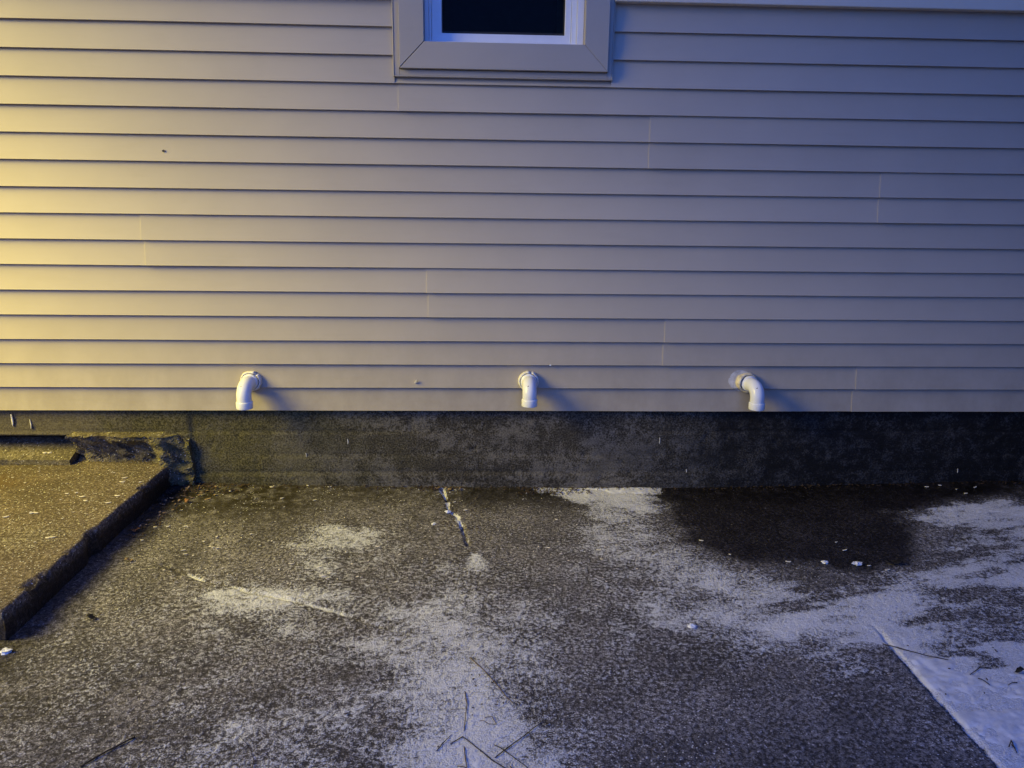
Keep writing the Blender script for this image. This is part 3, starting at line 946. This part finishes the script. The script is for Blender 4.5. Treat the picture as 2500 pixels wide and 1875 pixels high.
# unseen canopy and post, added to block sky over the slab
PX = -1.75
box('sky_block_roof', XL + 0.02, PX, -2.25, -0.014, 4.00, 4.13, M['sky_block_canopy'], house, 0.006)
box('sky_block_post', XL + 0.9, XL + 1.01, -2.2, -2.09, 0.0, 3.999, M['sky_block_canopy'], house, 0.006)

# ------------------------------------------------------------------ floodlight on the added left wing
fl = empty('floodlight', (XL, LAMP_POS.y, LAMP_POS.z))
tag(fl, 'bronze wall floodlight glowing warm yellow on the added side wing', 'floodlight')
box('back_plate', XL - 0.002, XL + 0.02, LAMP_POS.y - 0.06, LAMP_POS.y + 0.06, LAMP_POS.z - 0.06, LAMP_POS.z + 0.06, M['metal'], fl, 0.004)
ax_ = (LAMP_AIM - LAMP_POS).normalized()
base_ = LAMP_POS - ax_ * 0.22
v, f = sweep([Vector((XL + 0.01, LAMP_POS.y, LAMP_POS.z)), Vector((XL + 0.9, LAMP_POS.y, LAMP_POS.z + 0.04)), base_], [0.012] * 3, 12)
obj('arm', v, f, M['metal'], fl, True)
v, f = sweep([base_ - ax_ * 0.02, base_, base_ + ax_ * 0.06, base_ + ax_ * 0.10, base_ + ax_ * 0.10, base_ + ax_ * 0.07], [0.02, 0.035, 0.05, 0.07, 0.066, 0.05], 24)
obj('shade', v, f, M['metal'], fl, True)
v, f = sweep([base_ + ax_ * 0.071, base_ + ax_ * 0.08, base_ + ax_ * 0.086], [0.045, 0.04, 0.02], 24)
obj('lens', v, f, M['lens'], fl, True)
ld = bpy.data.lights.new('flood_beam', 'SPOT')
ld.energy = LAMP_POWER
ld.color = LAMP_COLOR
ld.spot_size = math.radians(57)
ld.spot_blend = 1.0
ld.shadow_soft_size = 1.40
lo = bpy.data.objects.new('flood_beam', ld)
C.objects.link(lo)
lo.location = LAMP_POS
lo.rotation_euler = ax_.to_track_quat('-Z', 'Y').to_euler()
lo.scale = (1.30, 1.58, 1.0)          # wide, shallow flood beam

# ------------------------------------------------------------------ broken curb and fragment against the foundation
def blocky(name, x0, x1, y0, y1, z0, z1, n, amp, seed, mat, shape=None):
    nx, ny, nz = n
    ids, V, F = {}, [], []

    def vid(i, j, k_):
        key = (i, j, k_)
        if key not in ids:
            ids[key] = len(V)
            V.append((x0 + (x1 - x0) * i / nx, y0 + (y1 - y0) * j / ny, z0 + (z1 - z0) * k_ / nz))
        return ids[key]
    for i in range(nx):
        for j in range(ny):
            F.append((vid(i, j, nz), vid(i + 1, j, nz), vid(i + 1, j + 1, nz), vid(i, j + 1, nz)))
            F.append((vid(i, j, 0), vid(i, j + 1, 0), vid(i + 1, j + 1, 0), vid(i + 1, j, 0)))
    for i in range(nx):
        for k_ in range(nz):
            F.append((vid(i, 0, k_), vid(i + 1, 0, k_), vid(i + 1, 0, k_ + 1), vid(i, 0, k_ + 1)))
            F.append((vid(i, ny, k_), vid(i, ny, k_ + 1), vid(i + 1, ny, k_ + 1), vid(i + 1, ny, k_)))
    for j in range(ny):
        for k_ in range(nz):
            F.append((vid(0, j, k_), vid(0, j, k_ + 1), vid(0, j + 1, k_ + 1), vid(0, j + 1, k_)))
            F.append((vid(nx, j, k_), vid(nx, j + 1, k_), vid(nx, j + 1, k_ + 1), vid(nx, j, k_ + 1)))
    P = np.array(V)
    if shape is not None:
        P = shape(P)
    d = np.stack([fbm(P[:, 0] * 28, P[:, 1] * 28, P[:, 2] * 28 + s_, 4) - 0.5 for s_ in (seed, seed + 31, seed + 57)], -1)
    P = P + d * np.array(amp)
    o = obj(name, P, F, mat)
    at = {'frost': np.zeros(len(P)), 'wet': np.zeros(len(P)), 'moss': sstep(-1.55, -1.25, P[:, 0] + 0.2 * (fbm(P[:, 0] * 20, P[:, 2] * 20, 3.0) - 0.5))}
    for an, av in at.items():
        a = o.data.attributes.new(an, 'FLOAT', 'POINT')
        a.data.foreach_set('value', av.astype(np.float32))
    return o


def curb_shape(P):
    x, y, z = P[:, 0].copy(), P[:, 1].copy(), P[:, 2].copy()
    t = np.clip((z - 0.10) / 0.15, 0, 1)
    frontness = np.clip((0.09 - y) / 0.13, 0, 1)
    under = 0.080 * np.sin(math.pi * np.clip(1.0 - t, 0, 1) * 0.62) * sstep(-1.33, -1.43, x) * (0.55 + 0.9 * fbm(x * 11, 0 * x, 92.0))
    scal = 0.055 * (np.abs(fbm(x * 20 + z * 22, z * 16, 90.0, 3) - 0.5) * 2 - 0.35)
    y = y + frontness * (under + scal + 0.050 * sstep(-1.36, -1.26, x))
    z = z - 0.045 * t * sstep(-1.36, -1.24, x) * fbm(x * 24, y * 24, 93.0)
    x = x - 0.030 * t * sstep(-1.30, -1.235, x) * fbm(z * 20, y * 20, 94.0)
    return np.stack([x, y, z], -1)


curb = blocky('broken_curb', -1.735, -1.236, -0.040, 0.100, -0.02, 0.246, (84, 14, 40), (0.012, 0.018, 0.013), 91.0, M['curb'], curb_shape)
tag(curb, 'broken mossy strip of old concrete against the foundation behind the raised slab', 'concrete curb')


def frag_shape(P):
    x, y, z = P[:, 0].copy(), P[:, 1].copy(), P[:, 2].copy()
    t = np.clip((y + 0.01) / 0.14, 0, 1)
    top = np.clip((z - 0.10) / 0.035, 0, 1)
    z = z + top * 0.060 * t
    y = y + 0.02 * (fbm(x * 9, 0 * x, 95.0) - 0.5) * (1 - t)
    return np.stack([x, y, z], -1)


frag = blocky('concrete_fragment', -2.6, -1.745, -0.012, 0.135, 0.103, 0.134, (80, 14, 4), (0.004, 0.006, 0.005), 96.0, M['curb'], frag_shape)
tag(frag, 'sloping broken concrete fragment under the dark gap in the foundation', 'concrete piece')

# ------------------------------------------------------------------ white plastic elbows
def elbow(label, x, z, twist, drop, reach, seal, lean=0.0):
    root = empty('elbow_pipe', (x, 0.0, z))
    tag(root, label, 'pipe', 'white elbow pipes sticking out of the siding')
    r, R = 0.0298, 0.047
    pts = [(0.05, 0.0), (0.0, 0.0), (-(reach - R), 0.0)]
    n = 14
    for k_ in range(1, n + 1):
        a = (math.pi / 2 - lean) * k_ / n
        pts.append((-(reach - R) - R * math.sin(a), -R * (1 - math.cos(a))))
    ey, ez = pts[-1]
    dy, dz = -math.sin(lean), -math.cos(lean)
    L = drop + ez
    path2 = [(ey + dy * L * k_ / 4, ez + dz * L * k_ / 4) for k_ in range(1, 5)]

    def W(p):
        y, zz = p
        off = -y
        return Vector((x + math.sin(twist) * off, -math.cos(twist) * off, z + zz))
    body = [W(p) for p in pts + path2]
    v, f = sweep(body, [r] * len(body), 36, cap=False)
    obj('elbow', v, f, M['pvc'], root, True)
    # hub near the wall
    hub = [W((-0.002, 0)), W((-0.002, 0)), W((-0.020, 0)), W((-0.0235, 0)), W((-0.025, 0))]
    v, f = sweep(hub, [r, 0.0345, 0.0345, 0.0335, r - 0.001], 36, cap=False)
    obj('hub', v, f, M['pvc'], root, True)
    # collar with an open mouth
    e1 = Vector(W((ey + dy * L, ez + dz * L)))
    e0 = Vector(W((ey + dy * (L - 0.030), ez + dz * (L - 0.030))))
    d = (e1 - e0).normalized()
    col = [e0 - d * 0.0015, e0, e0 + d * 0.0015, e0 + d * 0.004, e1 - d * 0.003, e1 - d * 0.0008, e1, e1, e1 - d * 0.003, e0 + d * 0.004]
    v, f = sweep(col, [r - 0.0005, r + 0.0008, r + 0.0028, r + 0.0036, r + 0.0036, r + 0.0030, r + 0.0022, r + 0.0005, r - 0.001, r - 0.0012], 36, cap=False)
    obj('collar', v, f, M['pvc'], root, True)
    # moulded mark on the bend
    mk = W(pts[9])
    fwd = (Vector((0, -1, 0)) * 0.8 + Vector((0, 0, 1)) * 0.6).normalized()
    nrm = Vector((-0.25, -0.80, 0.52)).normalized()
    c_ = mk + nrm * (r + 0.0003)
    s1 = Vector((1, 0, 0.35)).normalized()
    s1 = (s1 - nrm * s1.dot(nrm)).normalized()
    s2 = nrm.cross(s1)
    qv = []
    for s_ in (0.0006, -0.002):
        qv += [c_ + s1 * a_ + s2 * b_ + nrm * s_ for a_, b_ in ((-0.0035, -0.001), (0.0035, -0.0014), (0.003, 0.0014), (-0.003, 0.001))]
    obj('moulded_mark', qv, [(0, 1, 2, 3), (7, 6, 5, 4)] + [(j, j + 4, (j + 1) % 4 + 4, (j + 1) % 4) for j in range(4)], M['stem'], root)
    # lumpy sealant ring where it enters the siding
    V, F = [], []
    na, nb = 48, 10
    for i in range(na):
        a = 2 * math.pi * i / na
        big = seal['size'] * (0.7 + 0.75 * float(fbm(math.cos(a) * 2.6 + 9, math.sin(a) * 2.6, x * 9, 3)))
        if seal.get('notch') is not None:
            big *= 1 - 0.75 * math.exp(-((a - seal['notch']) / 0.10) ** 2)
        if seal.get('bulge') is not None:
            dd = math.atan2(math.sin(a - seal['bulge']), math.cos(a - seal['bulge']))
            big *= 1 + seal['amount'] * math.exp(-(dd / 0.7) ** 2)
        for j in range(nb):
            b = 2 * math.pi * j / nb
            rr = r + 0.004 + big * (0.5 + 0.5 * math.cos(b))
            dep = 0.004 - (big * 1.2 + 0.004) * math.sin(b) * (1.2 if math.sin(b) > 0 else 0.4)
            k_ = 0.0022 * (float(fbm(a * 5, b * 2, x * 3 + 4, 2)) - 0.5)
            V.append((x + math.cos(a) * (rr + k_), dep + k_, z + math.sin(a) * (rr + k_)))
    for i in range(na):
        for j in range(nb):
            F.append((i * nb + j, i * nb + (j + 1) % nb, ((i + 1) % na) * nb + (j + 1) % nb, ((i + 1) % na) * nb + j))
    obj('sealant', V, F, seal['mat'], root, True)
    if seal.get('smear'):
        V, F = [], []
        na, nb = 60, 9
        for i in range(na):
            a = 2 * math.pi * i / na
            dd = math.atan2(math.sin(a - 2.75), math.cos(a - 2.75))
            ext = 0.012 + 0.040 * math.exp(-(dd / 0.95) ** 2) + 0.010 * float(fbm(math.cos(a) * 3, math.sin(a) * 3, 5.0))
            for j in range(nb):
                t_ = j / (nb - 1)
                rr = r + 0.002 + ext * t_
                px, pz = x - 0.004 + math.cos(a) * rr, z + math.sin(a) * rr * 0.9
                ridge = 0.0030 * float(fbm(a * 6.0, t_ * 4.5, 6.0, 3))
                ph = (pz - ZS) % CH / CH
                facey_ = LAP * (1 - (1 - ph) ** 1.9)
                V.append((px, facey_ - 0.0006 - ridge * (1 - t_ ** 4) + (0.002 if j == nb - 1 else 0), pz))
        for i in range(na):
            for j in range(nb - 1):
                F.append((i * nb + j, i * nb + j + 1, ((i + 1) % na) * nb + j + 1, ((i + 1) % na) * nb + j))
        obj('sealant_smear', V, F, M['smear'], root, True)
    return root


elbow('white plastic elbow pipe under the window with a neat sealant ring, pointing straight down', 0.209, ZS + 0.134, 0.0, 0.085, 0.092,
      dict(size=0.010, mat=M['caulk'], notch=1.35))
elbow('white plastic elbow pipe near the raised slab, its side lit yellow by the lamp', -0.962, ZS + 0.130, -0.06, 0.093, 0.094,
      dict(size=0.010, mat=M['caulk'], notch=0.95))
elbow('white plastic elbow pipe over the black wet patch with smeared cream sealant around its base', 1.160, ZS + 0.129, 0.14, 0.092, 0.096,
      dict(size=0.009, mat=M['foam'], bulge=2.9, amount=0.9, smear=True))

# small marks stuck to the siding
def flake(name, c, ln, wd, th, ang, mat, tilt=0.0, wall=False, parent=None, seed=0):
    """small irregular chip, long axis turned by ang"""
    rr_ = random.Random(seed)
    pts = []
    for t_, w_ in ((-1, 0.5), (-0.5, 0.95), (0.1, 1.0), (0.6, 0.85), (1, 0.45)):
        pts.append((t_ * ln / 2, w_ * wd / 2 * (0.8 + 0.4 * rr_.random())))
    for t_, w_ in ((0.9, 0.5), (0.4, 0.9), (-0.2, 1.0), (-0.7, 0.7)):
        pts.append((t_ * ln / 2, -w_ * wd / 2 * (0.8 + 0.4 * rr_.random())))
    ca, sa = math.cos(ang), math.sin(ang)
    V = []
    for lvl in (0.0, th):
        for px, py in pts:
            h_ = lvl + tilt * px + 0.12 * abs(px)
            a_, b_ = px * ca - py * sa, px * sa + py * ca
            if wall:
                V.append((c[0] + a_, c[1] - h_, c[2] + b_))
            else:
                V.append((c[0] + a_, c[1] + b_, c[2] + h_))
    n = len(pts)
    F = [tuple(range(n - 1, -1, -1)), tuple(range(n, 2 * n))] + [(j, (j + 1) % n, n + (j + 1) % n, n + j) for j in range(n)]
    return V, F


def single(name, c, ln, wd, th, ang, mat, label, cat, wall=False, tilt=0.0, seed=0, group=None):
    v, f = flake(name, (0, 0, 0), ln, wd, th, ang, mat, tilt, wall, None, seed)
    o = obj(name, v, f, mat)
    o.location = c
    tag(o, label, cat, group)
    return o


single('paint_chip', (-0.271, 0.0015, ZS + 0.130), 0.019, 0.008, 0.005, 1.05, M['chip'], 'cream paint chip stuck to the siding between two pipes', 'chip', True, 0.35, 3)
single('paint_chip', (0.301, -0.0012, ZS + 0.2035), 0.009, 0.005, 0.003, 0.2, M['ice'], 'tiny white fleck on a siding edge above the middle pipe', 'chip', True, 0, 5)
single('dirt_spot', (-1.240, 0.0055, ZS + 1.056), 0.011, 0.008, 0.002, 0.6, M['metal'], 'small dark spot on the yellow-lit upper siding', 'dirt', True, 0, 8)

# ------------------------------------------------------------------ twigs, stems, leaves
def twig(name, pts, r0, r1, mat, label, group='twigs and stems lying on the snow', cat='twig', lift=0.0015, knots=True):
    P = []
    for (a, b), (c, d) in zip(pts[:-1], pts[1:]):
        m = max(2, int(math.hypot(c - a, d - b) / 0.012))
        for k_ in range(m):
            P.append((a + (c - a) * k_ / m, b + (d - b) * k_ / m))
    P.append(tuple(pts[-1]))
    n = len(P)
    zs = [ground_z(a, b) for a, b in P]
    zs = [max(zs[max(0, i - 2):i + 3]) for i in range(n)]
    path, rad = [], []
    for i, (a, b) in enumerate(P):
        t_ = i / max(1, n - 1)
        r_ = 0.62 * (r0 + (r1 - r0) * t_)
        kx = 0.0022 * (float(fbm(i * 0.45, a * 7, 100.0, 2)) - 0.5)
        path.append((a + kx, b + kx, zs[i] + r_ * 0.9 + lift * (0.3 + 0.7 * math.sin(math.pi * t_) ** 0.5)))
        rad.append(r_ * (1 + (0.35 if knots and i % 7 == 3 else 0)))
    v, f = sweep(path, rad, 7)
    base = Vector(path[0])
    o = obj(name, [Vector(q) - base for q in v], f, mat, None, True)
    o.location = base
    tag(o, label, cat, group)
    return o


tw = TW
twig('twig', tw['t1'], 0.0022, 0.0016, M['stem'], 'long straight brown twig running off the top of the central snow streak')
twig('twig', tw['t2'], 0.0020, 0.0014, M['stem'], 'thin upright brown stem crossed by a short stalk on the snow streak')
twig('twig', tw['t3'], 0.0018, 0.0022, M['twig'], 'dark twig bent sharply like a hook on the central snow')
twig('twig', tw['t4'], 0.0010, 0.0022, M['twig'], 'thin dark twig slanting out of the snow streak onto bare concrete')
twig('twig', tw['t5'], 0.0018, 0.0014, M['twig'], 'dark twig parallel to the hooked twig with a knobbly end')
twig('twig', tw['t6'], 0.0020, 0.0016, M['stem'], 'short L-shaped stem inside the hooked twig')
twig('twig', tw['t7'], 0.0010, 0.0018, M['twig'], 'short tapering twig at the edge of the snow beside the hooked twig')
twig('tendril', tw['t8'], 0.0014, 0.0010, M['stem'], 'small curled dry tendril forming a loop on the snow', cat='tendril')
twig('twig', tw['t9'], 0.0012, 0.0008, M['stem'], 'short dry stalk lying across the upright stem')
twig('twig', tw['b1'], 0.0030, 0.0034, M['twig'], 'stout dark stick on frosty concrete in front of the raised slab')
twig('twig', tw['b2'], 0.0008, 0.0014, M['twig'], 'thin curved grey stem arching over a frost patch')
twig('twig', tw['r1'], 0.0022, 0.0018, M['twig'], 'dark twig lying along the snowy side of the paving joint')
twig('twig', tw['r2'], 0.0014, 0.0022, M['twig'], 'small bent dark twig on smooth snow past the paving joint')
twig('twig', tw['r3'], 0.0020, 0.0014, M['twig'], 'short dark twig piece below the bent twig on smooth snow')
twig('twig', tw['r4'], 0.0014, 0.0018, M['twig'], 'tiny dark sliver of twig on smooth snow beside the dark leaf')
twig('twig', tw['r5'], 0.0022, 0.0016, M['twig'], 'forked dark twig scrap on the snow by the paving joint')


def leaf(c, ln, wd, ang, mat, label, seed):
    z_ = ground_z(*c)
    V, F = [], []
    n = 9
    ca, sa = math.cos(ang), math.sin(ang)
    rr_ = random.Random(seed)
    for i in range(n):
        t_ = i / (n - 1)
        w_ = wd / 2 * math.sin(math.pi * (0.06 + 0.9 * t_)) * (0.75 + 0.5 * rr_.random())
        lx = (t_ - 0.5) * ln
        bend = 0.010 * math.sin(t_ * 3.0 + seed) ** 2
        for s_ in (-1, 0, 1):
            px, py = lx, s_ * w_
            V.append((px * ca - py * sa, px * sa + py * ca, 0.001 + bend + 0.25 * abs(s_ * w_) + 0.001 * rr_.random()))
    for i in range(n - 1):
        for s_ in (0, 1):
            F.append((i * 3 + s_, i * 3 + s_ + 1, i * 3 + s_ + 4, i * 3 + s_ + 3))
    o = obj('dry_leaf', V, F, mat, None, True)
    md = o.modifiers.new('thickness', 'SOLIDIFY')
    md.thickness = 0.0006
    o.location = (c[0], c[1], z_ + 0.002)
    tag(o, label, 'leaf', 'dead leaves on the paving')
    return o


leaf(LEAF['a'], 0.026, 0.020, 0.5, M['leaf'], 'pale tan curled leaf on paving in the shadow edge of the slab', 1)
leaf(LEAF['b'], 0.030, 0.024, 0.1, M['leaf_brown'], 'reddish brown leaf against the side of the raised slab', 2)
leaf(LEAF['c'], 0.022, 0.018, 1.2, M['leaf_brown'], 'small rusty leaf near the foundation corner by the slab', 3)
leaf(LEAF['d'], 0.032, 0.018, -0.1, M['leaf_dark'], 'black crumpled leaf on bare paving beside the slab shadow', 4)
leaf(LEAF['e'], 0.060, 0.024, -0.15, M['leaf_dark'], 'black sodden leaf at the edge of the wet patch', 5)
leaf(LEAF['f'], 0.034, 0.016, 0.1, M['leaf_dark'], 'dark leaf on smooth snow at the far side of the joint', 6)

# ------------------------------------------------------------------ lumps of ice
def lump(c, s, seed, label):
    V, F = [], []
    nu, nv = 10, 6
    for i in range(nv + 1):
        th = math.pi * i / nv
        for j in range(nu):
            ph = 2 * math.pi * j / nu
            d = (math.sin(th) * math.cos(ph), math.sin(th) * math.sin(ph), math.cos(th))
            k_ = s * (0.2 + 1.6 * float(fbm(d[0] * 2.3 + seed * 3 + 9, d[1] * 2.3 + 9, d[2] * 2.3 + 9, 3)))
            V.append((d[0] * k_ * 1.15, d[1] * k_, d[2] * k_ * 0.6))
    for i in range(nv):
        for j in range(nu):
            F.append((i * nu + j, (i + 1) * nu + j, (i + 1) * nu + (j + 1) % nu, i * nu + (j + 1) % nu))
    o = obj('ice_lump', V, F, M['ice'], None, False)
    o.location = (c[0], c[1], ground_z(*c) + s * 0.30)
    tag(o, label, 'ice', 'loose lumps of ice')
    return o


lump(LUMPS[0], 0.010, 1, 'white ice lump on patchy frost between the wet patch and bare paving')
lump(LUMPS[1], 0.007, 2, 'small round white ice pellet beside the snow-filled crack')
lump(LUMPS[2], 0.013, 3, 'jagged white ice lump on the wet patch edge near the black leaf')
lump(LUMPS[3], 0.010, 4, 'flattish ice lump on the wet patch edge away from the leaf')
lump(LUMPS[4], 0.011, 5, 'rounded snow lump lodged in the crack below the foundation')
lump((-1.300, -1.262), 0.014, 6, 'white ice lump at the front foot of the raised slab')


# ------------------------------------------------------------------ scattered chips, grit and leaf litter
def scatter(name, items, mat, label, cat):
    V, F = [], []
    for it in items:
        v, f = flake(name, *it)
        b = len(V)
        V += v
        F += [tuple(i + b for i in q) for q in f]
    o = obj(name, V, F, mat)
    tag(o, label, cat, kind='stuff')
    return o


items = []
k_seed = 0
for (a, b) in CHIPS:
    if b > 0.02:
        b = 0.02 - random.random() * 0.03
    k_seed += 1
    items.append(((a, b, ground_z(a, b) + 0.001), random.uniform(0.006, 0.020), random.uniform(0.003, 0.006), 0.0022, random.uniform(-0.5, 0.5), None, 0.05, False, None, k_seed))
for (a, b) in SLAB_CHIPS:
    k_seed += 1
    items.append(((a, b, SZ + 0.0015), random.uniform(0.010, 0.024), random.uniform(0.003, 0.006), 0.0025, random.uniform(-0.3, 0.6), None, 0.05, False, None, k_seed))
for k_ in range(260):
    a, b = random.uniform(-1.2, 1.0), random.uniform(-1.0, -0.03)
    if 0.6 < a and b > -0.8:
        continue
    k_seed += 1
    items.append(((a, b, ground_z(a, b) + 0.0006), random.uniform(0.003, 0.008), random.uniform(0.002, 0.004), 0.0016, random.uniform(-1.5, 1.5), None, 0.0, False, None, k_seed))
for k_ in range(60):
    a, b = random.uniform(-2.1, -1.36), random.uniform(-0.95, -0.03)
    k_seed += 1
    items.append(((a, b, SZ + 0.001), random.uniform(0.003, 0.010), random.uniform(0.002, 0.004), 0.0016, random.uniform(-1.0, 1.0), None, 0.0, False, None, k_seed))
for a in (-1.85, -1.87):
    items.append(((a, 0.03, 0.150), 0.018, 0.006, 0.004, 0.1, None, 0.05, False, None, 77))
scatter('wood_chips', items, M['chip'], 'pale wood chips and grit scattered over paving and slab', 'wood chips')

items = []
def litter(n, x0, x1, y0, y1, s0, s1):
    global k_seed
    for k_ in range(n):
        a, b = random.uniform(x0, x1), random.uniform(y0, y1)
        k_seed += 1
        items.append(((a, b, ground_z(a, b) + random.uniform(0.0005, 0.006)), random.uniform(s0, s1), random.uniform(s0 * 0.4, s0 * 0.9), 0.0015,
                      random.uniform(-1.6, 1.6), None, random.uniform(-0.4, 0.4), False, None, k_seed))
litter(90, -1.25, -1.02, -0.09, 0.02, 0.008, 0.022)
litter(70, -1.31, -1.20, -0.55, -0.02, 0.008, 0.020)
litter(220, -1.2, 0.85, -0.015, 0.022, 0.005, 0.016)
litter(110, 0.15, 0.50, -0.06, 0.02, 0.006, 0.016)
litter(60, -0.28, -0.05, -0.03, 0.02, 0.006, 0.020)
litter(120, 0.85, 2.7, -0.02, 0.02, 0.006, 0.016)
litter(60, -0.16, 0.0, -0.45, 0.0, 0.005, 0.012)
litter(70, -1.15, 1.2, -1.75, -0.1, 0.004, 0.012)
litter(40, 1.2, 1.7, -1.75, -0.7, 0.004, 0.012)
litter(40, -0.12, 0.12, -1.75, -1.2, 0.004, 0.012)
scatter('leaf_litter', items, M['litter'], 'dark leaf crumbs and dirt gathered along the foot of the foundation', 'leaf litter')
items = []
litter(16, -1.27, -1.10, -0.16, 0.0, 0.012, 0.026)
litter(14, -1.30, -1.22, -0.45, -0.10, 0.010, 0.022)
litter(10, -0.22, -0.08, -0.02, 0.02, 0.010, 0.022)
scatter('leaf_scraps', items, M['leaf'], 'pale dry leaf scraps caught in the corner between slab and foundation', 'leaf litter')
